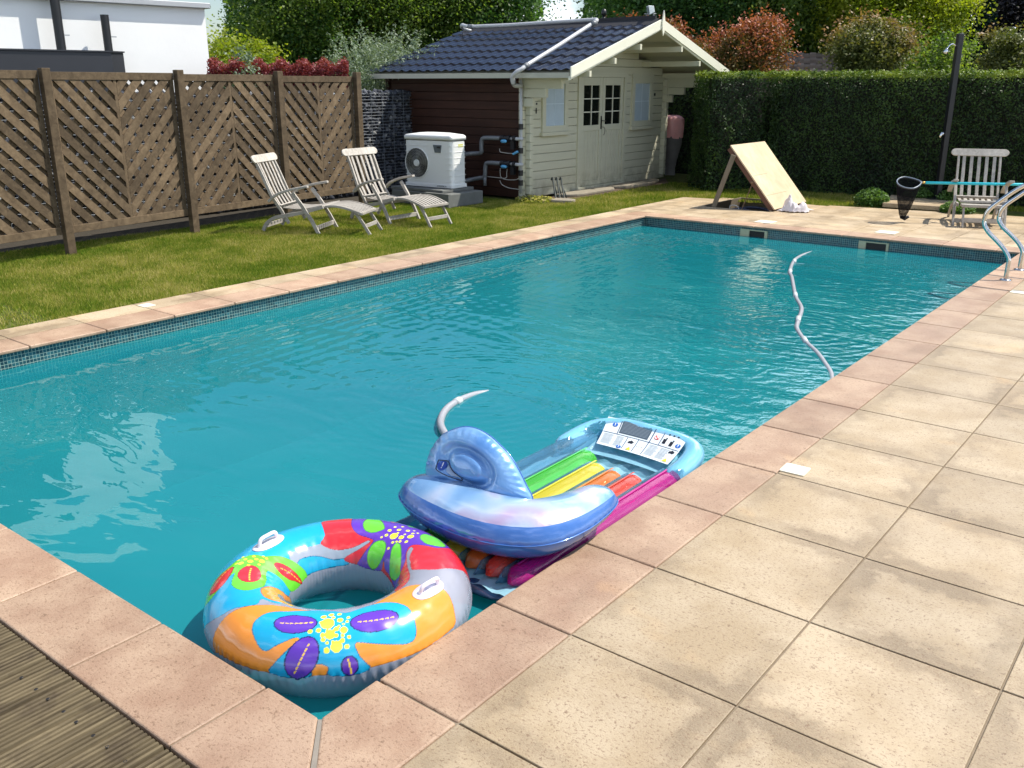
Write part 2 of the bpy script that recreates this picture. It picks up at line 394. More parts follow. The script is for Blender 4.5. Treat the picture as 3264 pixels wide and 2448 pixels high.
# mortar bed under all slabs
b = MB(); Z0, Z1 = -.034, -.008
for a_, b_ in (((.04, -3.4), (5.4, 13.6)), ((-5.6, -.35), (-PW - .04, PL)), ((-PW - .04, -.35), (.04, -.04)), ((-5.58, PL + .04), (.04, 11.85)), ((-5.58, 11.85), (-4.78, 12.7)), ((-3.64, 11.85), (.04, 13.0))):
    b.bb((a_[0], a_[1], Z0), (b_[0], b_[1], Z1))
tag(b.build('paving_bed', MJOINT), kind='structure')

b = MB(); b.prism([(.002, -.006), (.012, .002), (.352, -.338), (.352, -.358), (.342, -.358)], -.040, -.003); tag(b.build('mitre_mortar', simple('grey_mortar', (.21, .185, .155), .95, var=.2, scale=30)), kind='structure')
# ---- decking, planks along y with fine grooves
MD = NM('ribbed_decking'); v = MD.coord(); st = MD.mapping(v, (40, 2.5, 40)); rnd = MD.n('ShaderNodeNewGeometry').outputs['Random Per Island']
gr = MD.noise(st, 1.0, 6, .65, .4); bl = MD.noise(v, 7, 5, .65)
c = MD.mix(MD.mr(gr, .3, .7), (.052, .039, .021), (.18, .142, .082)); c = MD.mix(MD.mr(bl, .48, .72, 0, .75), c, (.045, .032, .022))
MD.bsdf(c, .8, 0, .25, MD.bump(gr, .002)); MDECK = MD.m
b = MB(); PWD = .178; x = -.435
for k in range(30):
    xr = x - k * PWD + .0; xl = xr - PWD + .010; n = 8; p = (xr - xl) / n; prof = [(xl, -.032)]
    for i in range(n):
        a_ = xl + i * p; prof += [(a_ + p * .02, -.016), (a_ + p * .16, -.003), (a_ + p * .66, -.003), (a_ + p * .80, -.016)]
    prof.append((xr, -.032)); dz = random.uniform(-.0015, .0015)
    for seg in ((-.3655 - (k % 3) * .001, -3.2),):
        b.prism([(q[0], q[1] + dz) for q in prof], -seg[0], -seg[1], (Vector((1, 0, 0)), Vector((0, 0, 1)), Vector((0, -1, 0))))
    if k < 2: pass
for k in range(0, 6):   # planks to the right, towards the mitre
    xr = x + (k + 1) * PWD; xl = xr - PWD + .010; n = 8; p = (xr - xl) / n; prof = [(xl, -.032)]
    for i in range(n):
        a_ = xl + i * p; prof += [(a_ + p * .02, -.016), (a_ + p * .16, -.003), (a_ + p * .66, -.003), (a_ + p * .80, -.016)]
    prof.append((xr, -.032))
    if xr < .36: b.prism(prof, .3665, 3.2, (Vector((1, 0, 0)), Vector((0, 0, 1)), Vector((0, -1, 0))))
deck = b.build('wooden_decking', MDECK); tag(deck, kind='structure')
b = MB()
for k in range(-1, 12):
    for xx in (.035, .135):
        b.lathe([(.0001, 0), (.0055, .0008), (.0065, 0)], 10, (x - k * PWD - xx, -.47, -.0035))
split_loose(b.build('screw_head', simple('screw_steel', (.05, .045, .04), .4, .8), deck))

# ---- pool shell with mosaic
def mosaic(axis, dark=False):
    m = NM('mosaic_%s' % axis); sp = m.n('ShaderNodeSeparateXYZ'); m.l(m.coord(), sp.inputs[0]); a = sp.outputs[1 if axis == 'x' else 0]; z = sp.outputs[2]; S = .0262
    da = m.math('PINGPONG', a, S / 2); dz = m.math('PINGPONG', m.math('ADD', z, .004), S / 2); d = m.math('MINIMUM', da, dz)
    ca = m.math('FLOOR', m.math('DIVIDE', a, S)); cz = m.math('FLOOR', m.math('DIVIDE', m.math('ADD', z, .004), S))
    cb = m.n('ShaderNodeCombineXYZ'); m.l(ca, cb.inputs[0]); m.l(cz, cb.inputs[1]); wn = m.n('ShaderNodeTexWhiteNoise'); m.l(cb.outputs[0], wn.inputs[0])
    c = m.ramp(wn.outputs[0], [(0, (.008, .032, .045)), (.35, (.012, .06, .075)), (.6, (.02, .10, .12)), (.85, (.035, .14, .165)), (1, (.01, .05, .07))], 'CONSTANT')
    c = m.mix(m.mr(m.noise(m.coord(), 2.2, 3), .35, .7, 0, .6), c, (.02, .10, .13))
    g = m.mr(d, .0012, .0022); c = m.mix(g, (.30, .42, .36), c)
    c = m.mix(m.mr(z, -.50, -.42), (.02, .36, .42), c)
    m.bsdf(c, m.mix(g, .8, .12), 0, .5, m.bump(g, .001)); return m.m
MMX, MMY = mosaic('x'), mosaic('y')
MLIN = simple('pool_liner', (.02, .34, .39), .5, var=.08, scale=2)
b = MB(); D_ = -1.5; wx0, wx1, wy0, wy1 = -PW - .03, .03, -.03, PL + .03
b.cm = 0; b.add([(wx0, wy0, D_), (wx0, wy1, D_), (wx0, wy1, -.012), (wx0, wy0, -.012)], [(3, 2, 1, 0)]); b.add([(wx1, wy0, D_), (wx1, wy1, D_), (wx1, wy1, -.012), (wx1, wy0, -.012)], [(0, 1, 2, 3)])
b.cm = 1; b.add([(wx0, wy0, D_), (wx1, wy0, D_), (wx1, wy0, -.012), (wx0, wy0, -.012)], [(0, 1, 2, 3)]); b.add([(wx0, wy1, D_), (wx1, wy1, D_), (wx1, wy1, -.012), (wx0, wy1, -.012)], [(3, 2, 1, 0)])
b.cm = 2; b.add([(wx0, wy0, D_), (wx1, wy0, D_), (wx1, wy1, D_), (wx0, wy1, D_)], [(0, 1, 2, 3)])
tag(b.build('pool_basin', [MMX, MMY, MLIN]), kind='structure')

# ---- water: cloudy turquoise body under a rippled mirror surface
m = NM('pool_water'); v = m.coord(); sp = m.n('ShaderNodeSeparateXYZ'); m.l(v, sp.inputs[0]); X_, Y_ = sp.outputs[0], sp.outputs[1]
def ringw(cx, cy, wl, amp, fall, r0=0.0):
    d = m.n('ShaderNodeVectorMath', operation='DISTANCE'); m.l(v, d.inputs[0]); d.inputs[1].default_value = (cx, cy, 0)
    wob = m.math('MULTIPLY', m.noise(v, 2.0, 2), .22)
    r = m.math('ADD', d.outputs['Value'], wob)
    s = m.math('SINE', m.math('MULTIPLY', r, 2 * math.pi / wl))
    return m.math('MULTIPLY', m.math('MULTIPLY', s, m.mr(d.outputs['Value'], r0, fall, 1, 0)), amp)
def ssum(*a):
    r = a[0]
    for q in a[1:]: r = m.math('ADD', r, q)
    return r
chop = m.math('MULTIPLY', m.mr(X_, -3.4, -1.2), m.mr(Y_, 2.0, 3.4))
n1 = m.math('MULTIPLY', m.math('MULTIPLY', m.noise(m.mapping(v, (1.0, 1.0, 1), rot=(0, 0, R(-35))), 7.5, 3, .6, .3), chop), .0095)
n1b = m.math('MULTIPLY', m.noise(m.mapping(v, (.7, 1.5, 1), rot=(0, 0, R(38))), 9, 2, .5), .0012)
n2 = m.math('MULTIPLY', m.noise(m.mapping(v, (.8, 1.6, 1), rot=(0, 0, R(38))), 1.7, 2, .5, .5), .019)
ban = m.n('ShaderNodeTexWave'); ban.wave_type = 'BANDS'; ban.bands_direction = 'X'; m.l(m.mapping(v, rot=(0, 0, R(-4))), ban.inputs[0]); ban.inputs['Scale'].default_value = 2.1; ban.inputs['Distortion'].default_value = 2.2; ban.inputs['Detail'].default_value = 2; ban.inputs['Detail Scale'].default_value = 1.2
n3 = m.math('MULTIPLY', m.math('MULTIPLY', ban.outputs['Fac'], m.mr(X_, -2.3, -4.0)), m.math('MULTIPLY', m.mr(Y_, 1.6, 3.0), .0022))
h = ssum(n1, n1b, n2, n3, ringw(-1.85, 2.9, .085, .0008, 1.7), ringw(-.9, 6.0, .10, .0011, 2.0), ringw(-1.6, 8.2, .09, .0006, 1.6), ringw(-3.2, 3.8, .16, .0007, 2.6))
nr = m.bump(h, 1.0)
fr = m.n('ShaderNodeFresnel'); fr.inputs[0].default_value = 1.48; m.l(nr, fr.inputs[1])
dif = m.n('ShaderNodeBsdfDiffuse'); body = m.mix(m.mr(m.noise(v, .55, 3), .3, .7), (.007, .175, .215), (.012, .220, .245)); m.l(body, dif.inputs[0])
tr = m.n('ShaderNodeBsdfTransparent'); tr.inputs[0].default_value = (.35, .86, .9, 1)
bm = m.n('ShaderNodeMixShader'); bm.inputs[0].default_value = .72; m.l(tr.outputs[0], bm.inputs[1]); m.l(dif.outputs[0], bm.inputs[2])
gl = m.n('ShaderNodeBsdfGlossy'); gl.inputs['Roughness'].default_value = .008; gl.inputs['Color'].default_value = (.80, .97, 1, 1); m.l(nr, gl.inputs['Normal'])
wm = m.n('ShaderNodeMixShader'); m.l(m.math('MULTIPLY', fr.outputs[0], 1.0), wm.inputs[0]); m.l(bm.outputs[0], wm.inputs[1]); m.l(gl.outputs[0], wm.inputs[2]); m.surf(wm.outputs[0])
b = MB(); b.add([(wx0, wy0, WZ), (wx1, wy0, WZ), (wx1, wy1, WZ), (wx0, wy1, WZ)], [(0, 1, 2, 3)])
tag(b.build('pool_water', m.m), kind='structure')

# ---- grass
def in_lawn(x, y):
    e = -5.62 + .035 * np.sin(y * 9.1) + .03 * np.sin(y * 23.7 + 1)
    a = (x < e) & (x > -9.4) & (y < 12.95)
    top = 12.80 + (x + 5.54) * .183 + .03 * np.sin(x * 17)
    c_ = (y > top) & (y < 14.95)
    ok = (a | c_) & (x > -10.5)
    ok &= ~((x < -7.02) & (y > 10.7) & (y < 15.6) & (x > -11)) & ~((x > -9.2) & (x < -7.8) & (y > 9.3) & (y < 10.3))
    ok &= ~((x > -2.6) & (x < .2) & (y > 13.3) & (y < 14.5)) & ~((x > .3) & (y < 13.7)) & ~((x < -7.0) & (y > 11) & (x > -7.45 - .0))
    return ok
def fract_noise(x, y, s, seed):
    g = np.random.default_rng(seed); a = np.zeros_like(x)
    for o in range(5):
        th = g.random() * 6.28; f = s * (1.6 ** o); a += np.sin((x * math.cos(th) + y * math.sin(th)) * f + g.random() * 6.28 + 1.3 * np.sin(f * .7 * (y * math.cos(th) - x * math.sin(th)))) / (1.25 ** o)
    return a / 3.4
def blades(n, xr, yr, hmin, hmax, wd, fn=in_lawn):
    x = rng.uniform(*xr, n); y = rng.uniform(*yr, n); k = fn(x, y); x, y = x[k], y[k]; n = len(x)
    pn = fract_noise(x, y, 1.7, 3); hh = (hmin + (hmax - hmin) * rng.random(n)) * (1 + .25 * pn)
    th = rng.uniform(0, 2 * np.pi, n); ln = rng.uniform(.1, .8, n) * hh; la = rng.uniform(0, 2 * np.pi, n); z = np.full(n, -.035)
    wx, wy = np.cos(th) * wd / 2, np.sin(th) * wd / 2
    V = np.stack([np.stack([x - wx, y - wy, z], 1), np.stack([x + wx, y + wy, z], 1), np.stack([x + np.cos(la) * ln, y + np.sin(la) * ln, z + hh], 1)], 1).reshape(-1, 3)
    lv = np.clip(.45 + .30 * pn + .75 * (rng.random(n) - .5) + .22 * fract_noise(x, y, 7, 9) + .16 * fract_noise(x, y, 31, 4), 0, 1)
    return V, lv
m = NM('grass_blades'); a = m.attr('lv'); c = m.ramp(a, [(0, (.09, .17, .02)), (.35, (.19, .25, .033)), (.62, (.34, .335, .075)), (1, (.56, .46, .21))])
d = m.n('ShaderNodeBsdfDiffuse'); m.l(c, d.inputs[0]); t = m.n('ShaderNodeBsdfTranslucent'); m.l(m.mix(1.0, c, (1.1, 1.15, .5), 'MULTIPLY'), t.inputs[0])
x_ = m.n('ShaderNodeMixShader'); x_.inputs[0].default_value = .4; m.l(d.outputs[0], x_.inputs[1]); m.l(t.outputs[0], x_.inputs[2]); m.surf(x_.outputs[0]); MGRASS = m.m
gs = [blades(430000, (-9.3, -5.5), (2.0, 11.2), .014, .045, .0068), blades(150000, (-8.6, .6), (10.9, 14.95), .018, .062, .011), blades(30000, (-9.3, -5.5), (-1.0, 2.0), .022, .05, .008)]
GV = np.concatenate([g_[0] for g_ in gs]); GL = np.concatenate([g_[1] for g_ in gs])
tag(np_mesh('lawn_grass', GV, np.arange(len(GV)).reshape(-1, 3), MGRASS, None, {'lv': ('FACE', 'FLOAT', GL)}, tri=True), kind='stuff')
# ================================================================== BUILDINGS, FENCE
MWHITE = simple('white_render', (.86, .86, .84), .9, var=.04, scale=1.5, bump=.002)
MSLATE = simple('anthracite_cladding', (.022, .024, .03), .45, var=.25, scale=2)
MCAP = simple('grey_metal_coping', (.42, .43, .44), .4, .3)
MFW = wood('fence_wood', (.075, .050, .028), (.22, .158, .095), 0, .85, .5, .003, .42)
m = NM('cream_painted_timber'); v = m.coord(); sp = m.n('ShaderNodeSeparateXYZ'); m.l(v, sp.inputs[0]); c = m.mix(m.noise(m.mapping(v, (1, .3, 3)), 4, 5), (.52, .51, .39), (.60, .59, .455))
c = m.mix(m.math('MULTIPLY', m.mr(sp.outputs[2], .02, .42, .75, 0), m.mr(m.noise(v, 5, 6, .7), .38, .62)), c, (.25, .23, .15)); c = m.mix(m.mr(m.noise(m.mapping(v, (6, 14, .8)), 1.5, 5, .7), .62, .8, 0, .35), c, (.36, .34, .25))
m.bsdf(c, .6, 0, .4, m.bump(m.noise(v, 30, 3), .0008)); MCREAM = m.m
MCREAM2 = simple('cream_gloss_board', (.74, .73, .60), .45, var=.04, scale=4)
MBROWN = wood('brown_stained_boards', (.028, .011, .007), (.066, .026, .015), 0, .6, .5, .001, .3)
MPVC = simple('grey_pvc', (.16, .17, .18), .35, var=.15, scale=5)
MPVCL = simple('pale_grey_pvc', (.46, .47, .48), .35, var=.12, scale=5)
MBLACK = simple('black_plastic', (.012, .012, .014), .4)
MCONC = simple('weathered_concrete', (.13, .135, .125), .95, var=.25, scale=8, bump=.003)
MSTONE = simple('flat_stone', (.24, .21, .16), .95, var=.3, scale=9, bump=.006)
MCHROME = simple('polished_steel', (.62, .60, .57), .13, 1.0, var=.03)
MBLUEV = simple('blue_valve_plastic', (.10, .36, .62), .4)
MWCABLE = simple('pale_cable', (.5, .48, .44), .5)

# ---- trellis fence
FP = [(-8.36, 1.83), (-8.60, 3.63), (-8.86, 5.43), (-9.03, 7.10), (-9.22, 8.74)]
fence = thing('trellis_fence', 'brown weathered wooden trellis fence of chevron lattice panels along the lawn', 'fence', (-8.9, 5.4, 0))
inv = Matrix.Translation((8.9, -5.4, 0))
for i, (x, y) in enumerate(FP):
    b = MB(); b.box(Vector((x + .03, y, .97)) + Vector((8.9, -5.4, 0)), (.095, .095, 2.06)); o = b.build('post', MFW, fence, bevel=.006)
    o.rotation_euler = (0, 0, 0)
def clip(poly, x0, y0, x1, y1):
    for ax, s_, lim in ((0, 1, x0), (0, -1, x1), (1, 1, y0), (1, -1, y1)):
        out = []; n = len(poly)
        for i in range(n):
            p, q = poly[i], poly[(i + 1) % n]; dp, dq = s_ * (p[ax] - lim), s_ * (q[ax] - lim)
            if dp >= 0: out.append(p)
            if dp * dq < 0: t = dp / (dp - dq); out.append((p[0] + (q[0] - p[0]) * t, p[1] + (q[1] - p[1]) * t))
        poly = out
        if len(poly) < 3: return []
    return poly
for i in range(4):
    a_, c_ = Vector((*FP[i], 0)), Vector((*FP[i + 1], 0)); d = (c_ - a_); L = d.length - .11; d.normalize(); nrm = Vector((d.y, -d.x, 0))
    o0 = a_ + d * .055 - nrm * .035; ax = (d, Vector((0, 0, 1)), nrm); loc0 = Vector((8.9, -5.4, 0))
    zt = 1.975 - .012 * i; zb = .20; pn = tag(bpy.data.objects.new('panel', None)); C.objects.link(pn); pn.parent = fence
    def P(poly, t0, t1, bb): bb.prism(poly, t0, t1, ax, o0 + loc0)
    b = MB(); W_ = .055
    P([(0, zt - .085), (L, zt - .085), (L, zt), (0, zt)], -.03, .028, b); P([(0, zb), (L, zb), (L, zb + .085), (0, zb + .085)], -.03, .028, b)
    P([(0, zb + .085), (W_, zb + .085), (W_, zt - .085), (0, zt - .085)], -.02, .020, b); P([(L - W_, zb + .085), (L, zb + .085), (L, zt - .085), (L - W_, zt - .085)], -.02, .020, b)
    P([(L / 2 - .02, zb + .085), (L / 2 + .02, zb + .085), (L / 2 + .02, zt - .085), (L / 2 - .02, zt - .085)], -.02, .018, b)
    b.build('frame', MFW, pn, bevel=.003)
    b = MB(); dirn = -1 if i % 2 else 1    # odd panels: boards rise to the middle
    for layer, (t0, t1) in enumerate(((.006, .020), (-.024, -.010))):
        for half in (0, 1):
            u0, u1 = (W_, L / 2 - .02) if half == 0 else (L / 2 + .02, L - W_); s_ = dirn * (1 if half == 0 else -1) * (1 if layer == 0 else -1)
            zz0, zz1 = zb + .085, zt - .085; bw, pitch = .132, .200; Hh = zz1 - zz0; k = -30
            ang = 1.0
            c0 = -(u1 - u0) * ang - .2
            while c0 < Hh + (u1 - u0) + .2:
                if s_ > 0: pl = [(u0, zz0 + c0), (u1, zz0 + c0 + (u1 - u0) * ang), (u1, zz0 + c0 + (u1 - u0) * ang + bw), (u0, zz0 + c0 + bw)]
                else: pl = [(u0, zz0 + c0 + (u1 - u0) * ang), (u1, zz0 + c0), (u1, zz0 + c0 + bw), (u0, zz0 + c0 + (u1 - u0) * ang + bw)]
                q = clip(pl, u0, zz0, u1, zz1)
                if q: P(q, t0 + random.uniform(-.001, .001), t1, b)
                c0 += pitch * (1 if layer == 0 else 1.0)
    b.build('lattice', MFW2 if 'MFW2' in globals() else MFW, pn)

# ---- gabion wall
gab = thing('gabion_wall', 'dark stone gabion wall in a steel wire cage between the fence and the shed', 'wall', (-10.35, 9.1, 0))
b = MB(); gx0, gx1, gy0, gy1 = -.15, .15, -7.2, 2.25
b.bb((gx0 + .03, gy0, -.03), (gx1 - .045, gy1, 1.66)); b.build('stone_core', simple('dark_gap', (.012, .012, .014), .9), gab)
V = []; Fs = []; ico = bmesh.new(); bmesh.ops.create_icosphere(ico, subdivisions=1, radius=1); iv = np.array([v_.co[:] for v_ in ico.verts]); iff = np.array([[v_.index for v_ in f.verts] for f in ico.faces]); ico.free()
nst = 7500; cs = np.stack([rng.uniform(gx1 - .06, gx1 - .015, nst), rng.uniform(gy0, gy1, nst), rng.uniform(0, 1.68, nst)], 1)
cs[:1500, 0] = rng.uniform(gx0, gx1, 1500); cs[:1500, 2] = rng.uniform(1.62, 1.70, 1500)
sz = rng.uniform(.02, .05, nst)[:, None, None] * rng.uniform(.6, 1.3, (nst, 1, 3)) * (1 + .25 * rng.normal(size=(nst, 12, 1)))
VV = (iv[None] * sz + cs[:, None]).reshape(-1, 3); FF = (iff[None] + (np.arange(nst) * 12)[:, None, None]).reshape(-1, 3)
m = NM('gabion_stone'); c = m.ramp(m.n('ShaderNodeNewGeometry').outputs['Random Per Island'], [(0, (.02, .023, .032)), (.6, (.05, .055, .07)), (.9, (.12, .125, .14)), (1, (.28, .28, .27))]); m.bsdf(c, .8, 0, .3); MG = m.m
np_mesh('stones', VV, FF, MG, gab, tri=True)
b = MB(); z = 0.06
while z < 1.72: b.cyl((gx1 + .012, gy0, z), (gx1 + .012, gy1, z), .0035, 5); z += .052
y = gy0
while y < gy1: b.cyl((gx1 + .014, y, 0), (gx1 + .014, y, 1.72), .003, 5); y += .26
for y in (gy0, gy0 + 1, gy0 + 2, gy0 + 3, gy0 + 4): b.cyl((gx0, y, 1.70), (gx1 + .01, y, 1.72), .003, 5)
b.build('wire_mesh', simple('galvanised_wire', (.20, .22, .24), .6, .0), gab)

# ---- white modern house
HP = Vector((-12.87, 8.67, 0)); hd = Vector((.12, .993, 0)).normalized(); hn = Vector((hd.y, -hd.x, 0))
house = thing('white_house', 'flat-roofed white rendered neighbour house with dark box and two black flues', 'house', HP, math.atan2(hd.y, hd.x))
# local: +x along wall (away), +y to the left = into the house (-hn)
b = MB(); b.bb((-15, 0, -.03), (0, 9, 3.06)); b.build('wall', MWHITE, house)
b = MB(); b.bb((-15, -.10, 3.06), (.07, 9.05, 3.15)); b.build('roof_edge', MCAP, house, bevel=.01)
b = MB(); b.bb((-15, .7, 3.15), (-1.5, 8, 5.9)); b.build('upper_storey', MWHITE, house)
b = MB(); b.bb((-5.2, .67, 3.7), (-3.2, .72, 5.2)); b.build('upper_window', simple('dark_glass', (.01, .012, .015), .08), house)
b = MB(); b.prism([(-9, -.002), (-9, -.48), (-1.91, -.48), (-1.64, -.30), (-1.64, -.002)], -.03, 2.30); b.build('box_body', MSLATE, house, bevel=.006)
b = MB(); b.prism([(-9, -.004), (-9, -.50), (-1.90, -.50), (-1.62, -.31), (-1.62, -.004)], 2.302, 2.325); b.build('box_lid', MSLATE, house)
for X, zt, r_ in ((-2.57, 4.6, .070), (-1.84, 2.87, .064)):
    b = MB(); b.tube([(X, -.23, 2.32), (X, -.23, zt)], r_, 20); f = b.build('flue', MBLACK, house, smooth=False)
    b = MB(); b.beam((X + .05, -.25, 2.545), (X + .14, -.25, 2.545), .025, .02); b.build('bracket', MCAP, f)

# ---- garden shed
shed = thing('garden_shed', 'cream painted log shed with brown side wall and black pantile roof', 'shed', (0, 0, 0))
SX, Y0, Y1, YR = -7.6, 10.95, 15.5, 13.2; CH = .1415
def roofz(y): return 2.0 + (2.8 - 2.0) * (1 - abs(y - YR) / (YR - 10.6))
def courses(b, x0, y0, x1, y1, n, z0=0.0, gap=.006):
    for k in range(n): b.bb((x0, y0, z0 + k * CH), (x1, y1, z0 + (k + 1) * CH - gap))
# side wall
b = MB(); courses(b, -10.75, Y0, -7.72, Y0 + .05, 14); b.build('side_wall', MBROWN, shed, bevel=.006)
b = MB(); b.bb((-10.80, Y0 - .03, 0), (-10.72, Y0 + .05, 1.98)); b.bb((-10.75, Y0 + .06, 0), (-7.62, Y0 + .12, 1.97)); b.build('corner_trim', MBROWN, shed)
b = MB(); b.bb((-10.75, Y0 + .1, 0), (-10.65, Y1, 1.97)); b.bb((-10.75, Y1 - .06, 0), (-7.62, Y1, 1.97)); b.build('back_wall', MBROWN, shed)
# front wall with openings: left window, double door, right window
WL, DR, WR = (11.42, 12.06, 1.10, 1.86), (12.45, 14.0, 0, 1.93), (14.27, 14.93, 1.10, 1.86)
b = MB()
for k in range(14):
    z0, z1 = k * CH, (k + 1) * CH - .006; segs = [(10.82, 15.62)]
    for (ya, yb, za, zb_) in (WL, DR, WR):
        if z1 > za + .02 and z0 < zb_ - .02:
            ns = []
            for s0, s1 in segs:
                if yb <= s0 or ya >= s1: ns.append((s0, s1)); continue
                if ya > s0: ns.append((s0, ya))
                if yb < s1: ns.append((yb, s1))
            segs = ns
    for s0, s1 in segs: b.bb((SX - .05, s0, z0), (SX, s1, z1))
for k in range(14, 20):   # gable
    z0, z1 = k * CH, (k + 1) * CH - .006; hw = (2.8 - z1) / (.8 / 2.6) - .05
    if hw > .1: b.bb((SX - .05, YR - hw, z0), (SX, YR + hw, z1))
b.build('front_wall', MCREAM, shed, bevel=.007)
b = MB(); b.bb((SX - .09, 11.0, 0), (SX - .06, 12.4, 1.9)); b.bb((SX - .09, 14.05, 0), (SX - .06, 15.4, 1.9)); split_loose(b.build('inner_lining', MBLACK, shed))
# crossing log ends at the two corners
for yc in (Y0 + .03, 15.45):
    b = MB()
    for k in range(13): b.bb((SX + .0, yc - .045, k * CH + CH * .5), (SX + .10, yc + .045, (k + 1) * CH + CH * .5 - .007))
    b.build('corner_logs', MCREAM, shed, bevel=.008)
# stepped consoles under the roof overhang
for yc in (10.90, 15.47):
    b = MB()
    for j, (xe, zb_) in enumerate(((-7.40, 1.475), (-7.14, 1.62), (-6.84, 1.755), (-6.62, 1.885))):
        b.bb((SX, yc - .035, zb_ + (.0 if j else -.0)), (xe, yc + .035, zb_ + (.132 if j < 3 else .10)))
    b.build('console', MCREAM, shed, bevel=.006)
# doors
def door_leaf(ya, yb):
    d_ = MB(); x_ = SX + .012
    st = .085
    d_.bb((x_ - .04, ya, .06), (x_, ya + st, 1.937)); d_.bb((x_ - .04, yb - st, .06), (x_, yb, 1.937)); d_.bb((x_ - .04, ya + st, 1.80), (x_, yb - st, 1.937))
    d_.bb((x_ - .04, ya + st, 1.02), (x_, yb - st, 1.12)); d_.bb((x_ - .04, ya + st, .06), (x_, yb - st, .15))
    o = d_.build('door', MCREAM, shed, bevel=.004); a_, c_ = ya + st, yb - st; n = 6; w_ = (c_ - a_) / n
    q = MB()
    for i in range(n): q.bb((x_ - .03, a_ + i * w_ + .004, .15), (x_ - .016, a_ + (i + 1) * w_ - .004, 1.02))
    q.build('door_boards', MCREAM, o, bevel=.003)
    q = MB(); q.bb((x_ - .034, a_, .14), (x_ - .031, c_, 1.03)); q.build('board_backing', MBLACK, o)
    q = MB(); q.bb((x_ - .025, a_, 1.12), (x_ - .02, c_, 1.80)); q.build('pane', simple('shed_glass', (.010, .012, .010), .06, spec=.6), o)
    q = MB(); q.bb((x_ - .018, (a_ + c_) / 2 - .008, 1.12), (x_ - .004, (a_ + c_) / 2 + .008, 1.80))
    for z_ in (1.12 + .68 / 3, 1.12 + 1.36 / 3): q.bb((x_ - .019, a_, z_ - .008), (x_ - .005, c_, z_ + .008))
    q.build('glazing_bars', MCREAM2, o); return o
dl = door_leaf(12.53, 13.215); dr = door_leaf(13.225, 13.92)
b = MB(); x_ = SX + .03
b.bb((SX - .06, 12.43, 0), (x_, 12.52, 1.94)); b.bb((SX - .06, 13.93, 0), (x_, 14.02, 1.94)); b.bb((SX - .06, 12.40, 1.94), (x_ + .004, 14.05, 2.01)); b.bb((SX - .06, 12.44, -.05), (x_ + .02, 14.02, .055))
b.build('door_frame', MCREAM, shed, bevel=.004)
b = MB(); b.bb((SX + .012, 13.165, 1.04), (SX + .02, 13.20, 1.27)); b.tube(catmull([(SX + .02, 13.18, 1.19), (SX + .05, 13.18, 1.19), (SX + .055, 13.22, 1.185), (SX + .055, 13.27, 1.18)], 4), .008, 8); b.tube(catmull([(SX + .03, 13.19, 1.08), (SX + .05, 13.25, 1.06), (SX + .05, 13.26, .98), (SX + .04, 13.24, .93)], 4), .005, 6)
b.build('handle', simple('dark_iron', (.10, .095, .085), .4, .8), dl)
MBLIND = simple('window_with_white_blind', (.50, .60, .68), .25, var=.1, scale=5, coat=.6)
for (ya, yb, za, zb_) in (WL, WR):
    b = MB(); x_ = SX + .035
    b.bb((SX - .03, ya - .05, za - .05), (x_, ya + .045, zb_ + .06)); b.bb((SX - .03, yb - .045, za - .05), (x_, yb + .05, zb_ + .06)); b.bb((SX - .03, ya + .045, zb_ - .03), (x_, yb - .045, zb_ + .14)); b.bb((SX - .03, ya - .05, zb_ + .062), (x_, ya + .043, zb_ + .14)); b.bb((SX - .03, yb - .043, zb_ + .062), (x_, yb + .05, zb_ + .14)); b.bb((SX - .03, ya + .045, za - .05), (x_, yb - .045, za + .05))
    b.bb((SX - .03, ya - .09, za - .11), (x_ + .03, yb + .09, za - .052)); o = b.build('window', MCREAM, shed, bevel=.004)
    q = MB(); q.bb((SX - .01, ya + .045, za + .05), (SX + .008, yb - .045, zb_ - .03)); q.build('pane', MBLIND, o)
    q = MB(); q.bb((SX + .009, (ya + yb) / 2 - .006, za + .05), (SX + .012, (ya + yb) / 2 + .006, zb_ - .03)); q.bb((SX + .0095, ya + .05, za + .40), (SX + .0125, yb - .05, za + .412)); q.build('blind_bars', simple('faint_bar', (.56, .66, .73), .4), o)
b = MB(); b.bb((SX, 15.07, 1.60), (SX + .012, 15.12, 1.65)); b.build('wall_socket', MBLACK, shed)
b = MB(); b.bb((SX, 11.22, 1.50), (SX + .01, 11.25, 1.53)); b.bb((SX, 11.215, 1.36), (SX + .01, 11.235, 1.45)); split_loose(b.build('hook', MBLACK, shed))
# roof: pantile sheets
def pantile(y_e, y_r, xa, xb):
    nu, rows, per = int((xb - xa) / .02), 7, 8; sl = abs(y_r - y_e); V = []; F_ = []
    vs = []
    for r_ in range(rows):
        for k in range(per + 1):
            vs.append((r_ + k / per, (1 - k / per)))
    for (t, st_) in vs:
        f = t / rows; y_ = y_e + (y_r - y_e) * f; zb_ = 2.005 + .8 * f
        for i in range(nu + 1):
            x_ = xa + (xb - xa) * i / nu; ph = ((x_ - xa) / .205) % 1.0
            wv = .5 + .5 * math.cos(2 * math.pi * ph); wv = wv ** 1.3
            V.append((x_, y_, zb_ + .026 * wv + .026 * st_))
    n1_ = nu + 1
    for j in range(len(vs) - 1):
        for i in range(nu): F_.append((j * n1_ + i, j * n1_ + i + 1, (j + 1) * n1_ + i + 1, (j + 1) * n1_ + i))
    return V, F_
MTILE = simple('black_glazed_pantile', (.011, .013, .024), .26, var=.3, scale=3, spec=.5)
for (ye, yr) in ((10.58, YR), (15.82, YR)):
    V, F_ = pantile(ye, yr, -10.86, -6.47); b = MB(); b.add(V, F_ if ye < yr else [f[::-1] for f in F_]); o = b.build('roof', MTILE, shed, smooth=False)
    try:
        for p_ in o.data.polygons: p_.use_smooth = True
        o.data.set_sharp_from_angle(angle=R(42))
    except Exception: pass
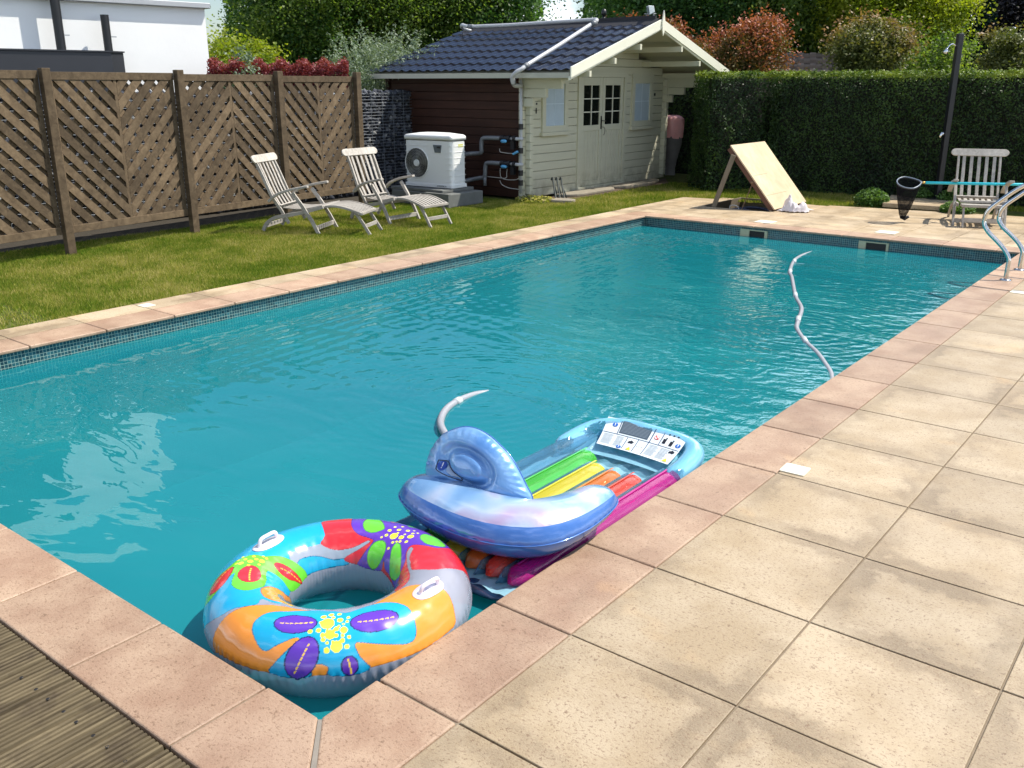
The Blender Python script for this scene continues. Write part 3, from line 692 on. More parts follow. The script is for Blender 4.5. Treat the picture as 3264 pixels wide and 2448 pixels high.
MSOFF = simple('cream_soffit_boards', (.50, .49, .38), .7, var=.06, scale=3, stretch=(.3, 5, 1))
for s_ in (-1, 1):
    b = MB(); n = 17
    for i in range(n):
        ya, yb = YR + s_ * (2.6 * i / n), YR + s_ * (2.6 * (i + 1) / n - .004); za, zb_ = 2.77 - .8 * i / n, 2.77 - .8 * (i + 1) / n
        b.add([(-10.82, ya, za), (-6.5, ya, za), (-6.5, yb, zb_), (-10.82, yb, zb_), (-10.82, ya, za + .02), (-6.5, ya, za + .02), (-6.5, yb, zb_ + .02), (-10.82, yb, zb_ + .02)], [(0, 1, 2, 3), (7, 6, 5, 4), (0, 4, 5, 1), (1, 5, 6, 2), (2, 6, 7, 3), (3, 7, 4, 0)])
    b.build('soffit', MSOFF, shed)
for (y_, z_) in ((11.02, 2.0), (11.73, 2.20), (12.5, 2.43), (13.9, 2.43), (14.6, 2.20), (15.4, 2.0)):
    b = MB(); b.bb((-7.6, y_ - .03, z_ - .07), (-6.40, y_ + .03, z_ + .02)); b.build('purlin', MCREAM, shed, bevel=.004)
# barge boards, finial, eave fascia, ridge
for s_ in (-1, 1):
    b = MB(); e0 = Vector((-6.44, YR + s_ * 2.68, 1.985)); e1 = Vector((-6.44, YR + s_ * .02, 2.79)); d = (e1 - e0).normalized(); u = Vector((0, -d.z, d.y)) * (1 if s_ < 0 else -1)
    b.add([e0 - Vector((0, 0, .07)), e1 - Vector((0, 0, .08)), e1 + Vector((0, 0, .075)), e0 + Vector((0, 0, .085))] + [p + Vector((.024, 0, 0)) for p in (e0 - Vector((0, 0, .07)), e1 - Vector((0, 0, .08)), e1 + Vector((0, 0, .075)), e0 + Vector((0, 0, .085)))], [(0, 1, 2, 3), (7, 6, 5, 4), (0, 4, 5, 1), (1, 5, 6, 2), (2, 6, 7, 3), (3, 7, 4, 0)])
    k = Vector((-.03, 0, -.055)); b.add([e0 + k - Vector((0, 0, .05)), e1 + k - Vector((0, 0, .05)), e1 + k, e0 + k] + [p + Vector((.03, 0, 0)) for p in (e0 + k - Vector((0, 0, .05)), e1 + k - Vector((0, 0, .05)), e1 + k, e0 + k)], [(0, 1, 2, 3), (7, 6, 5, 4), (0, 4, 5, 1), (1, 5, 6, 2), (2, 6, 7, 3), (3, 7, 4, 0)])
    b.build('barge_board', MCREAM2, shed, bevel=.003)
b = MB(); b.prism([(-.035, -.12), (0, -.20), (.035, -.12), (.045, .02), (0, .21), (-.045, .02)], .0, .022, (Vector((0, 1, 0)), Vector((0, 0, 1)), Vector((1, 0, 0))), (-6.412, YR, 2.80)); b.build('finial', MCREAM2, shed, bevel=.003)
for ye in (10.60, 15.80):
    b = MB(); b.bb((-10.84, ye - .012, 1.915), (-6.5, ye + .012, 1.992)); b.build('fascia', simple('grey_fascia', (.42, .42, .35), .6), shed)
b = MB(); b.add([(-10.8, YR - .16, 2.775), (-10.8, YR, 2.885), (-10.8, YR + .16, 2.775), (-6.5, YR - .16, 2.775), (-6.5, YR, 2.885), (-6.5, YR + .16, 2.775)], [(0, 3, 4, 1), (1, 4, 5, 2), (0, 1, 2), (3, 5, 4)]); b.bb((-10.4, YR - .02, 2.86), (-6.55, YR + .02, 2.93)); b.build('ridge_cap', simple('black_ridge_felt', (.018, .018, .022), .7), shed)
# grey water pipe looping over the roof
b = MB(); b.tube(catmull([(-10.62, 13.12, 2.80), (-10.72, 12.98, 2.86), (-10.62, 12.86, 2.90), (-10.45, 12.78, 2.87), (-10.28, 12.74, 2.855)], 4) + catmull([(-9.4, 12.73, 2.85), (-8.5, 12.75, 2.865), (-7.62, 12.76, 2.875), (-7.42, 12.70, 2.865), (-7.39, 12.52, 2.80)], 5) + [Vector((-7.36, 11.5, 2.42)), Vector((-7.35, 10.62, 2.10))] + catmull([(-7.35, 10.52, 2.05), (-7.42, 10.46, 2.0), (-7.50, 10.47, 1.93), (-7.52, 10.52, 1.83), (-7.55, 10.62, 1.80), (-7.58, 10.8, 1.80)], 4), .034, 12)
o = b.build('roof_pipe', MPVCL, shed, smooth=True)
b = MB(); b.tube([(-7.36, 12.58, 2.825), (-7.36, 12.47, 2.785)], .042, 12); b.tube([(-7.35, 10.66, 2.115), (-7.35, 10.58, 2.08)], .042, 12); b.tube([(-10.36, 12.75, 2.862), (-10.24, 12.735, 2.852)], .042, 12); b.tube([(-7.52, 10.49, 1.92), (-7.525, 10.53, 1.82)], .042, 12); split_loose(b.build('pipe_socket', MPVC, o, smooth=True))
b = MB(); b.tube([(-7.70, 13.35, 2.75), (-7.70, 13.35, 2.98)], .028, 12); b.lathe([(.0001, 0), (.045, .01), (.05, .05), (.035, .10), (.0001, .115)], 14, (-7.70, 13.35, 2.98)); b.tube([(-7.66, 13.35, 2.90), (-7.45, 13.32, 2.86)], .02, 8); b.build('vent_pipe', MBLACK, shed, smooth=True)
b = MB(); fl = Vector((-6.72, 13.3, 3.03)); b.bb((-6.80, 13.28, 2.86), (-6.79, 13.32, 2.97)); b.bb((-6.66, 13.28, 2.86), (-6.65, 13.32, 2.97)); b.bb((-6.82, 13.26, 2.965), (-6.63, 13.34, 2.975)); lm = b.build('lamp_bracket', MPVCL, shed)
b = MB(); M = Matrix.Rotation(R(-50), 4, 'Z') @ Matrix.Rotation(R(12), 4, 'X'); pts = []
for (x_, y_, z_) in ((-.085, .05, -.05), (.085, .05, -.05), (.085, .05, .05), (-.085, .05, .05), (-.11, -.045, -.075), (.11, -.045, -.075), (.11, -.045, .075), (-.11, -.045, .075)): pts.append(fl + M @ Vector((x_, y_, z_)))
b.add(pts, [(0, 3, 2, 1), (4, 5, 6, 7), (0, 1, 5, 4), (1, 2, 6, 5), (2, 3, 7, 6), (3, 0, 4, 7)]); o = b.build('floodlight', simple('white_lamp_housing', (.72, .76, .76), .4), shed, bevel=.006)
b = MB(); b.add([fl + M @ Vector(p) for p in ((-.09, -.048, -.058), (.09, -.048, -.058), (.09, -.048, .058), (-.09, -.048, .058))], [(0, 1, 2, 3)]); b.build('lamp_glass', simple('lamp_glass', (.35, .42, .42), .12), o)
# plumbing on the side wall
yb = 10.80
b = MB(); r_ = .036
b.tube(catmull([(-8.75, 10.3, .66), (-8.67, 10.72, .69), (-8.55, yb, .70), (-8.44, yb, .72), (-8.43, yb, .80), (-8.43, yb, .88), (-8.40, yb, .95), (-8.30, yb, .965)], 4) + [Vector((-7.98, yb, .97))], r_, 12)
b.tube(catmull([(-8.75, 10.3, .22), (-8.66, 10.7, .25), (-8.5, yb, .29), (-8.38, yb, .31), (-8.355, yb, .38), (-8.35, yb, .47), (-8.32, yb, .545), (-8.22, yb, .56)], 4) + [Vector((-7.96, yb, .56))], r_, 12); b.tube([(-8.36, yb, .33), (-8.36, yb, .17)], .03, 10)
o = split_loose(b.build('pool_pipe', MPVC, shed, smooth=True))
for z_ in (.97, .56):
    b = MB(); b.tube([(-8.0, yb, z_), (-7.93, yb, z_)], .052, 14); b.tube([(-7.93, yb, z_), (-7.85, yb, z_ - .0)], .043, 14); b.tube([(-7.85, yb, z_), (-7.80, yb, z_)], .055, 14); b.tube([(-7.74, yb, z_), (-7.69, yb, z_)], .05, 14); b.box((-7.75, yb, z_ - .10), (.07, .06, .14)); v_ = b.build('valve', MBLACK, shed, smooth=False)
    b = MB(); b.tube([(-7.80, yb, z_), (-7.55, yb, z_)], .027, 12); b.build('pipe_stub', MPVCL, v_, smooth=True)
    b = MB(); b.tube([(-7.95, yb - .07, z_ - .04), (-7.93, yb - .07, z_ - .042), (-7.85, yb - .07, z_ - .042), (-7.83, yb - .07, z_ - .04)], [.012, .028, .028, .012], 12); b.build('valve_lever', MBLUEV, v_, smooth=True)
b = MB(); b.tube([(-7.60, yb + .02, .10), (-7.60, yb + .02, 1.26), (-7.60, yb + .02, 1.9)], .026, 12); b.build('riser_pipe', MPVCL, shed, smooth=True)
b = MB()
for z_ in (.22, .38, .74, 1.12): b.tube([(-7.60, yb + .02, z_), (-7.60, yb + .02, z_ + .09)], .038, 12)
split_loose(b.build('riser_valve', MBLACK, shed))
b = MB(); b.box((-7.66, yb - .05, .75), (.11, .04, .035), M=Matrix.Rotation(R(-25), 4, 'Y')); b.build('tap', MBLUEV, shed, bevel=.008)
b = MB()
for pts in ([(-8.05, .80), (-8.04, .75), (-7.95, .735), (-7.80, .73), (-7.68, .735)], [(-8.04, .48), (-8.04, .40), (-8.02, .33), (-7.9, .30), (-7.7, .31), (-7.63, .36), (-7.62, .42)], [(-8.05, .28), (-8.0, .21), (-7.85, .165), (-7.6, .155)], [(-8.32, .325), (-8.1, .32), (-7.92, .325), (-7.9, .4), (-7.89, .48)]):
    b.tube(catmull([(x_, yb + .02, z_) for x_, z_ in pts], 5), .006, 6)
split_loose(b.build('cable', MWCABLE, shed, smooth=True))

# ---- neighbour's tiled outbuilding behind the hedge
nb = thing('brown_tiled_outbuilding', 'old brown-tiled garden building peeping above the tall hedge', 'outbuilding', (-7.0, 20.8, 0), R(24)); nb.scale = (1.15, 1.0, 1.0)
b = MB(); rows = 6; nu = 46
for side in (-1, 1):
    for j in range(rows):
        for i in range(nu // 2):
            x_ = -1.35 + i * (2.7 / (nu // 2)); t0, t1 = j / rows, (j + 1.12) / rows; dz = random.uniform(-.003, .003); ya, yb_ = side * 1.5 * (1 - t0), side * 1.5 * (1 - min(1, t1)); z0, z1 = 1.75 + .75 * t0, 1.75 + .75 * min(1, t1)
            wv = .02 * (i % 2); b.add([(x_, ya, z0 + .075 + dz + wv), (x_ + .118, ya, z0 + .075 + dz + wv), (x_ + .118, yb_, z1 + dz + wv), (x_, yb_, z1 + dz + wv), (x_, ya, z0 + .02), (x_ + .118, ya, z0 + .02)], [(0, 1, 2, 3), (4, 5, 1, 0)])
m = NM('mossy_roof_tile'); c = m.mix(m.noise(m.coord(), 6, 5), (.12, .085, .065), (.26, .20, .155)); k = m.n('ShaderNodeVectorMath', operation='SCALE'); m.l(c, k.inputs[0]); m.l(m.mr(m.n('ShaderNodeNewGeometry').outputs['Random Per Island'], 0, 1, .85, 1.15), k.inputs['Scale']); m.bsdf(k.outputs[0], .9)
b.build('roof', m.m, nb)
b = MB(); b.prism([(-1.3, -.03), (1.3, -.03), (1.3, 1.78), (0, 2.42), (-1.3, 1.78)], -1.15, 1.15, (Vector((0, 1, 0)), Vector((0, 0, 1)), Vector((1, 0, 0)))); b.build('wall', simple('dark_timber', (.04, .03, .022), .8), nb)
# ================================================================== OBJECTS
MTEAK = wood('silvered_teak', (.32, .29, .25), (.58, .54, .48), 0, .7, 1.0, .001, .18)
MPL = simple('white_moulded_plastic', (.74, .75, .73), .38, var=.02, scale=2)
MGRILL = simple('dark_grille', (.03, .03, .028), .6)

# ---- plinth + heat pump
pl = thing('concrete_plinth', 'low grey concrete plinth carrying the white heat pump', 'plinth', (-8.5, 9.78, 0))
b = MB(); b.bb((-.68, -.40, -.03), (.60, .42, .175)); b.build('block', MCONC, pl, bevel=.012)
b = MB(); b.bb((-.74, -.36, .178), (.42, .40, .225)); b.build('top_slab', MCONC, pl, bevel=.008)
b = MB(); b.bb((.12, -.47, -.03), (.64, -.405, .19)); b.build('side_slab', MCONC, pl, bevel=.008)
hp = thing('heat_pump', 'white pool heat pump with round fan grille beside the brown shed wall', 'heat pump', (-8.60, 9.83, .232), R(4))
Wd, Dp, Ht = .49, .19, .80
b = MB(); foot = []
def rr(w, d, r, n=5, bow=.03):
    o = []
    for cx, cy, a0 in ((w - r, d - r, 0), (-w + r, d - r, 90), (-w + r, -d + r, 180), (w - r, -d + r, 270)):
        for i in range(n + 1):
            a_ = R(a0 + 90 * i / n); o.append((cx + r * math.cos(a_), cy + r * math.sin(a_)))
    return o
b.prism(rr(Wd, Dp, .07), .0, Ht - .07); b.build('body', MPL, hp, bevel=.006)
b = MB(); prof = rr(Wd + .010, Dp + .010, .04, 6); n = len(prof); vs = []
for z_, k in ((Ht - .055, 1.0), (Ht - .012, 1.0), (Ht + .004, .985), (Ht + .016, .93), (Ht + .026, .5), (Ht + .028, .02)): vs += [(x * k, y * k, z_ + (.030 * (1 - (x * k / Wd) ** 2) if z_ > Ht - .02 else 0)) for x, y in prof]
b.add(vs, [(i * n + j, i * n + (j + 1) % n, (i + 1) * n + (j + 1) % n, (i + 1) * n + j) for i in range(5) for j in range(n)] + [tuple(range(n))[::-1]]); b.build('lid', MPL, hp, smooth=True)
b = MB(); b.prism(rr(Wd + .012, Dp + .012, .04), .0, .055); b.build('base_skirt', MPL, hp, bevel=.006)
b = MB()
for k in range(7):
    z_ = .10 + k * .092
    b.beam((.36, -Dp - .002, z_), (.485, -Dp - .001, z_ + .006), .007, .012); b.beam((Wd + .002, -.13, z_), (Wd + .002, .16, z_ + .004), .006, .011)
    if k not in (2, 3, 4): b.beam((-.46, -Dp - .002, z_), (-.12, -Dp - .002, z_), .007, .012)
    else: b.beam((-.10, -Dp - .002, z_), (-.02, -Dp - .002, z_), .007, .012)
    if k in (0, 6): b.beam((-.12, -Dp - .002, z_), (.0, -Dp - .002, z_), .007, .012)
split_loose(b.build('moulded_rib', MPL, hp, bevel=.004))
b = MB(); fc = Vector((-.228, -Dp - .006, .375)); Rf = .238
b.tube([fc, fc + Vector((0, .02, 0))], Rf, 40); fan = b.build('fan_opening', MGRILL, hp)
b = MB(); b.tube([fc + Vector((Rf * math.cos(a_), -.004, Rf * math.sin(a_))) for a_ in [2 * math.pi * i / 48 for i in range(48)]], .008, 8, closed=True); b.build('fan_ring', MPL, fan, smooth=True)
b = MB()
for k in range(26):
    a0 = 2 * math.pi * k / 26; b.tube([fc + Vector((math.cos(a0 + 1.1 * t * t) * (.05 + (Rf - .05) * t), -.012, math.sin(a0 + 1.1 * t * t) * (.05 + (Rf - .05) * t))) for t in [i / 7 for i in range(8)]], .0022, 4)
for r_ in (.10, .15, .20): b.tube([fc + Vector((r_ * math.cos(a_), -.012, r_ * math.sin(a_))) for a_ in [2 * math.pi * i / 40 for i in range(40)]], .0016, 4, closed=True)
b.build('fan_guard', simple('grille_wire', (.34, .34, .31), .4, .5), fan)
b = MB()
for k in range(5):
    a0 = 2 * math.pi * k / 5; b.add([fc + Vector((.05 * math.cos(a0), .0, .05 * math.sin(a0))) + Vector((0, -.003, 0)), fc + Vector((.2 * math.cos(a0 - .2), -.008, .2 * math.sin(a0 - .2))), fc + Vector((.21 * math.cos(a0 + .35), -.002, .21 * math.sin(a0 + .35))), fc + Vector((.05 * math.cos(a0 + .5), -.002, .05 * math.sin(a0 + .5)))], [(0, 1, 2, 3)])
b.build('fan_blades', simple('fan_blade', (.09, .088, .075), .5), fan)
b = MB(); b.tube([fc + Vector((0, -.002, 0)), fc + Vector((0, -.024, 0))], [.056, .05], 24); b.build('fan_hub', MPL, fan)
b = MB(); b.prism([(.15, .55), (.27, .55), (.29, .67), (.115, .67)], 0, .012, (Vector((1, 0, 0)), Vector((0, 0, 1)), Vector((0, -1, 0))), (0, -Dp + .001, 0)); dsp = b.build('display', simple('grey_display', (.12, .14, .15), .2), hp, bevel=.004)
b = MB(); b.prism([(.20, .62), (.27, .62), (.27, .645), (.20, .645)], 0, .003, (Vector((1, 0, 0)), Vector((0, 0, 1)), Vector((0, -1, 0))), (0, -Dp - .012, 0)); b.build('lcd', MBLACK, dsp)
b = MB(); b.bb((Wd + .001, -.02, .64), (Wd + .004, .10, .68)); b.build('warning_sticker', simple('yellow_sticker', (.55, .55, .05), .5), hp)
cu = bpy.data.curves.new('lettering', 'FONT'); cu.body = 'HORIZON 34'; cu.size = .032; cu.extrude = .0006; cu.align_x = 'LEFT'; cu.space_character = 1.0
to = bpy.data.objects.new('lettering', cu); C.objects.link(to); to.parent = hp; to.rotation_euler = (R(90), 0, 0); to.location = (.19, -Dp - .018, .018); cu.materials.append(simple('dark_print', (.05, .05, .05), .6))
bpy.context.view_layer.update(); tm_ = bpy.data.meshes.new_from_object(to.evaluated_get(bpy.context.evaluated_depsgraph_get())); t2 = bpy.data.objects.new('lettering', tm_); C.objects.link(t2); t2.parent = hp; t2.rotation_euler = to.rotation_euler; t2.location = to.location; bpy.data.objects.remove(to); t2.name = 'lettering'

# ---- steamer chairs
CHW = .29
def bar_side(pts, w, th, y, bb): bb.path([(x, y, z) for x, z in pts], w, th, (0, 1, 0))
def make_chair(label, loc, rz, folded=False):
    t = thing('steamer_chair', label, 'deck chair', loc, rz, 'weathered teak steamer chairs')
    sides = (-CHW + .02, CHW - .02)
    if not folded:
        for y in sides:
            b = MB(); bar_side([(p.x, p.z) for p in catmull([(0, 0, 0), (.05, 0, .09), (.16, 0, .165), (.31, 0, .20), (.55, 0, .245), (.86, 0, .33)], 4)], .045, .024, y * .92, b); b.build('side_rail', MTEAK, t, bevel=.003)
        b = MB(); b.beam((.05, -.25, .07), (.05, .25, .07), .03, .05); b.build('stretcher', MTEAK, t, bevel=.003)
    else:
        for y in sides:
            b = MB(); bar_side([(p.x, p.z) for p in catmull([(-.02, 0, 0), (.05, 0, .10), (.2, 0, .2), (.5, 0, .26), (.80, 0, .27)], 4)], .045, .024, y * .92, b); b.build('side_rail', MTEAK, t, bevel=.003)
    for y in sides:      # crossing front legs
        b = MB(); bar_side([(.79, -.02), (.70, .15), (.58, .34), (.46, .50)], .045, .026, y, b); b.build('leg', MTEAK, t, bevel=.003)
        b = MB(); bar_side([(p.x, p.z) for p in catmull([(.13, 0, .385), (.24, 0, .47), (.42, 0, .535), (.62, 0, .575), (.69, 0, .585)], 4)], .032, .055, y + (.02 if y > 0 else -.02), b); b.build('armrest', MTEAK, t, bevel=.008, seg=3)
        b = MB(); bar_side([(-.045, .88), (.02, .74), (.14, .45), (.26, .27), (.36, .10)], .04, .024, y * .84, b); b.build('back_stile', MTEAK, t, bevel=.003)
    b = MB(); b.beam((.75, -.26, .055), (.75, .26, .055), .022, .055); b.build('stretcher', MTEAK, t, bevel=.003)
    for k in range(5):
        yy = -.165 + .0825 * k
        b = MB(); b.path([(p.x, yy, p.z) for p in catmull([(-.035, 0, .87), (.03, 0, .72), (.12, 0, .50), (.22, 0, .33)], 3)], .014, .036, (0, 1, 0)); b.build('back_slat', MTEAK, t, bevel=.003)
    # rounded head board and lower rail
    d_ = Vector((-.09, 0, .95)) - Vector((-.02, 0, .80)); d_.normalize(); nn = Vector((d_.z, 0, -d_.x)); pr = []
    hw, hh = .315, .052
    for cx, a0 in ((hw - hh, -90), (-hw + hh, 90)):
        for i in range(9): a_ = R(a0 + 180 * i / 8); pr.append((cx + hh * math.cos(a_), hh * math.sin(a_)))
    b = MB(); b.prism(pr, -.012, .012, (Vector((0, 1, 0)), d_, nn), Vector((-.055, 0, .905)) + nn * .012); b.build('headboard', MTEAK, t, bevel=.005)
    b = MB(); b.beam((.245, -.23, .315), (.245, .23, .315), .02, .055, (.5, 0, .86)); b.build('back_rail', MTEAK, t, bevel=.003)
    # seat slats (run front to back)
    sp_ = [(.28, .30), (.45, .285), (.62, .295), (.80, .335), (.87, .33)]
    for k in range(7):
        yy = -.19 + .0633 * k
        b = MB(); b.path([(p.x, yy, p.z) for p in catmull([(x, 0, z) for x, z in sp_], 3)], .014, .036, (0, 1, 0)); b.build('seat_slat', MTEAK, t, bevel=.003)
    b = MB(); b.beam((.85, -.24, .325), (.85, .24, .325), .05, .034); b.build('seat_front', MTEAK, t, bevel=.008)
    if not folded:
        fp = [(.88, .335), (1.0, .345), (1.14, .325), (1.28, .285), (1.38, .25)]
        for k in range(7):
            yy = -.17 + .0567 * k
            b = MB(); b.path([(p.x, yy, p.z) for p in catmull([(x, 0, z) for x, z in fp], 3)], .014, .034, (0, 1, 0)); b.build('footrest_slat', MTEAK, t, bevel=.003)
        for y in (-.225, .225):
            b = MB(); b.path([(p.x, y, p.z) for p in catmull([(x, 0, z - .005) for x, z in fp], 3)], .03, .022, (0, 1, 0)); b.build('footrest_rail', MTEAK, t, bevel=.003)
            b = MB(); bar_side([(1.27, .27), (1.36, .14), (1.46, -.02)], .038, .022, y * .86, b); b.build('leg', MTEAK, t, bevel=.003)
        b = MB(); b.beam((1.36, -.225, .252), (1.36, .225, .252), .055, .034); b.beam((1.40, -.19, .09), (1.40, .19, .09), .018, .05); split_loose(b.build('footrest_end', MTEAK, t, bevel=.005))
    else:
        for y in (-.2, .2):
            b = MB(); bar_side([(.93, .29), (1.02, .14), (1.08, -.0)], .036, .022, y, b); b.build('leg', MTEAK, t, bevel=.003)
        b = MB(); b.beam((1.04, -.2, .10), (1.04, .2, .10), .02, .055); b.bb((.84, -.23, .262), (1.0, .23, .30)); split_loose(b.build('folded_footrest', MTEAK, t, bevel=.005))
    return t
ch1 = make_chair('silvered teak steamer chair on the lawn nearest the camera, in front of the lattice fence', (0, 0, 0), 0)
a1 = R(26); d1 = Vector((math.cos(a1), math.sin(a1), 0)); n1 = Vector((-math.sin(a1), math.cos(a1), 0)); ch1.scale = (1, 1.1, 1)
ch1.location = Vector((-7.43, 6.33, 0)) - d1 * .79 + n1 * .30; ch1.rotation_euler = (0, 0, a1)
ch2 = copy_tree(ch1); ch2['label'] = 'silvered teak steamer chair on the lawn in front of the white heat pump'
a2 = R(2); d2 = Vector((math.cos(a2), math.sin(a2), 0)); n2 = Vector((-math.sin(a2), math.cos(a2), 0)); ch2.location = Vector((-7.34, 7.53, 0)) - d2 * .79 + n2 * .30; ch2.rotation_euler = (0, 0, a2)
a3 = R(-70); d3 = Vector((math.cos(a3), math.sin(a3), 0)); ch3 = make_chair('grey teak steamer chair with folded footrest on the far terrace, net pole across its arms', Vector((-.875, 12.30, 0)) - d3 * .79, a3, True); ch3.scale = (1, 1.18, 1)

# ---- leaf skimmer net
net = thing('pool_net', 'black leaf skimmer net on a turquoise pole lying across the terrace chair', 'pool net', (-2.0, 12.0, 0))
o0 = Vector((2.0, -12.0, 0)); cr_ = Vector((.785, .62, 0)); cb_ = Vector((-.62, .785, 0)); ctr = Vector((-1.03, 12.56, 0)) + cr_ * (-.93); ctr.z = .545
neck = ctr + cr_ * .19; end = Vector((-1.03, 12.56, .515)) + cr_ * 2.2; end.z = .49
b = MB(); b.tube([neck + o0 + Vector((.03 * .785, .03 * .62, -.003)), end + o0], .0185, 12); b.build('pole', simple('turquoise_pole', (.03, .55, .66), .35), net, smooth=True)
b = MB(); b.tube([neck + o0 - cr_ * .02, neck + o0 + cr_ * .035], .014, 12); b.build('brass_collar', simple('brass', (.55, .36, .10), .35, .6), net, smooth=True)
rim = []
for i in range(36):
    a_ = 2 * math.pi * i / 36; rx = .158 * math.cos(a_); ry = .16 * math.sin(a_) * (1.0 - .38 * max(0, math.cos(a_))); rim.append(ctr + cr_ * rx + cb_ * ry + Vector((0, 0, .01 * math.cos(a_) + .38 * ry)))
b = MB(); b.tube([p + o0 for p in rim], .0085, 8, closed=True); b.tube([rim[1] + o0, neck + o0], .008, 8); b.tube([rim[35] + o0, neck + o0], .008, 8); b.build('rim', simple('grey_blue_rim', (.17, .21, .26), .35), net, smooth=True)
m = NM('black_net_mesh'); v = m.coord(); sp = m.n('ShaderNodeSeparateXYZ'); m.l(v, sp.inputs[0])
g1 = m.math('LESS_THAN', m.math('PINGPONG', m.math('ADD', sp.outputs[0], sp.outputs[1]), .0035), .0013); g2 = m.math('LESS_THAN', m.math('PINGPONG', sp.outputs[2], .0035), .0013); g_ = m.math('MAXIMUM', m.math('MAXIMUM', g1, g2), .25)
tb = m.n('ShaderNodeBsdfTransparent'); db = m.n('ShaderNodeBsdfDiffuse'); db.inputs[0].default_value = (.012, .012, .014, 1); xs_ = m.n('ShaderNodeMixShader'); m.l(g_, xs_.inputs[0]); m.l(tb.outputs[0], xs_.inputs[1]); m.l(db.outputs[0], xs_.inputs[2]); m.surf(xs_.outputs[0])
b = MB(); vs = []; lv_ = 9
for j in range(lv_):
    t = j / (lv_ - 1); k = (1 - t ** 1.7 * .80) * (1 - .06 * math.sin(t * 3))
    for i, p in enumerate(rim):
        q = ctr + (p - ctr) * k + cr_ * (.0 - .03 * t) + Vector((0, 0, -.475 * t)); q += (p - ctr) * .04 * math.sin(i * 1.9 + j) * t; vs.append(q + o0)
n = len(rim); b.add(vs, [(j * n + i, j * n + (i + 1) % n, (j + 1) * n + (i + 1) % n, (j + 1) * n + i) for j in range(lv_ - 1) for i in range(n)] + [tuple((lv_ - 1) * n + i for i in range(n))]); b.build('net_bag', m.m, net, smooth=True)
b = MB(); b.tube([p + (ctr - p) * .0 + o0 + Vector((0, 0, -.015)) for p in rim], .006, 6, closed=True)
b.tube([ctr + o0 + Vector((-.05, -.02, -.47)), ctr + o0 + Vector((0, .01, -.49)), ctr + o0 + Vector((.05, .0, -.46))], [.02, .03, .018], 8); split_loose(b.build('net_hem', simple('black_hem', (.015, .015, .018), .7), net, smooth=True))

# ---- outdoor shower
shw = thing('outdoor_shower', 'tall black solar shower post with chrome head in front of the dark hedge', 'shower', (-2.02, 14.55, 0), R(-52))
sc_ = .885
b = MB(); b.prism([(-.055, -.02), (.055, -.02), (.055, .06), (-.055, .06)], 0.0, 2.50); b.build('post', simple('black_shower_post', (.010, .010, .014), .35), shw, bevel=.01)
b = MB(); b.tube(catmull([(0, -.02, 2.32), (0, -.07, 2.35), (0, -.12, 2.33), (0, -.15, 2.28)], 4), .011, 8); b.tube([(0, -.145, 2.29), (0, -.175, 2.21)], [.018, .048], 14); b.build('shower_head', simple('chrome', (.75, .76, .78), .12, 1), shw, smooth=True)
b = MB(); b.tube([(0, -.02, 1.02), (0, -.05, 1.02)], .028, 14); b.tube([(0, -.045, 1.04), (0, -.075, .96)], [.02, .026], 10); b.build('tap', simple('chrome_tap', (.75, .76, .78), .12, 1), shw, smooth=True)
b = MB(); b.prism(rr(.16, .16, .03), -.03, .02); b.build('foot', MBLACK, shw)
st = MB(); st.add([(-2.52, 13.46, 0), (-1.35, 13.60, 0), (-1.75, 14.75, 0), (-2.75, 14.65, 0), (-2.52, 13.46, .07), (-1.35, 13.60, .07), (-1.75, 14.75, .07), (-2.75, 14.65, .07)], [(3, 2, 1, 0), (4, 5, 6, 7), (0, 1, 5, 4), (1, 2, 6, 5), (2, 3, 7, 6), (3, 0, 4, 7)])
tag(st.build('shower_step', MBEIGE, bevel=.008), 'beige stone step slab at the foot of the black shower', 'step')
shw.location.z = .06

# ---- pump pit hatch
ht = thing('pit_hatch', 'wooden hatch lid propped open over the pump pit on the far terrace', 'hatch', (-3.66, 11.93, 0))
MLID = wood('weathered_plywood', (.52, .41, .26), (.66, .54, .37), 0, .8, .35, .001, .05)
MRED = simple('reddish_timber', (.12, .055, .035), .8, var=.3)
def L_(x, y, z): return Vector((x, y, z)) - Vector((-3.66, 11.93, 0))
p0, p1 = Vector((-3.64, 0, .02)), Vector((-4.43, 0, .93)); dd = (p1 - p0).normalized(); nn = Vector((-dd.z, 0, dd.x)) * -1
if nn.z < 0: nn = -nn
ya, yb_ = 11.93, 13.18
def lidbox(s0, s1, u0, u1, t0, t1, bb):
    pts = []
    for t in (t0, t1):
        for s_, u_ in ((s0, u0), (s1, u0), (s1, u1), (s0, u1)):
            q = p0 + dd * s_ + nn * t; pts.append(L_(q.x, u_, q.z))
    bb.add(pts, [(3, 2, 1, 0), (4, 5, 6, 7), (0, 1, 5, 4), (1, 2, 6, 5), (2, 3, 7, 6), (3, 0, 4, 7)])
Ls = (p1 - p0).length
b = MB(); lidbox(0, Ls, ya, yb_, 0, .02, b); o = b.build('lid', MLID, ht, bevel=.003)
b = MB(); lidbox(.25, .255, ya + .05, ya + .8, .0205, .0215, b); lidbox(.62, .625, ya + .1, ya + .55, .0205, .0215, b); split_loose(b.build('lid_scratch', simple('scratch', (.3, .22, .13), .9), o))
b = MB(); lidbox(.02, Ls - .02, ya + .01, ya + .06, -.07, -.001, b); lidbox(.02, Ls - .02, yb_ - .06, yb_ - .01, -.07, -.001, b); lidbox(.02, .08, ya + .06, yb_ - .06, -.07, -.001, b); lidbox(Ls - .08, Ls - .02, ya + .06, yb_ - .06, -.07, -.001, b); b.build('lid_frame', MRED, ht)
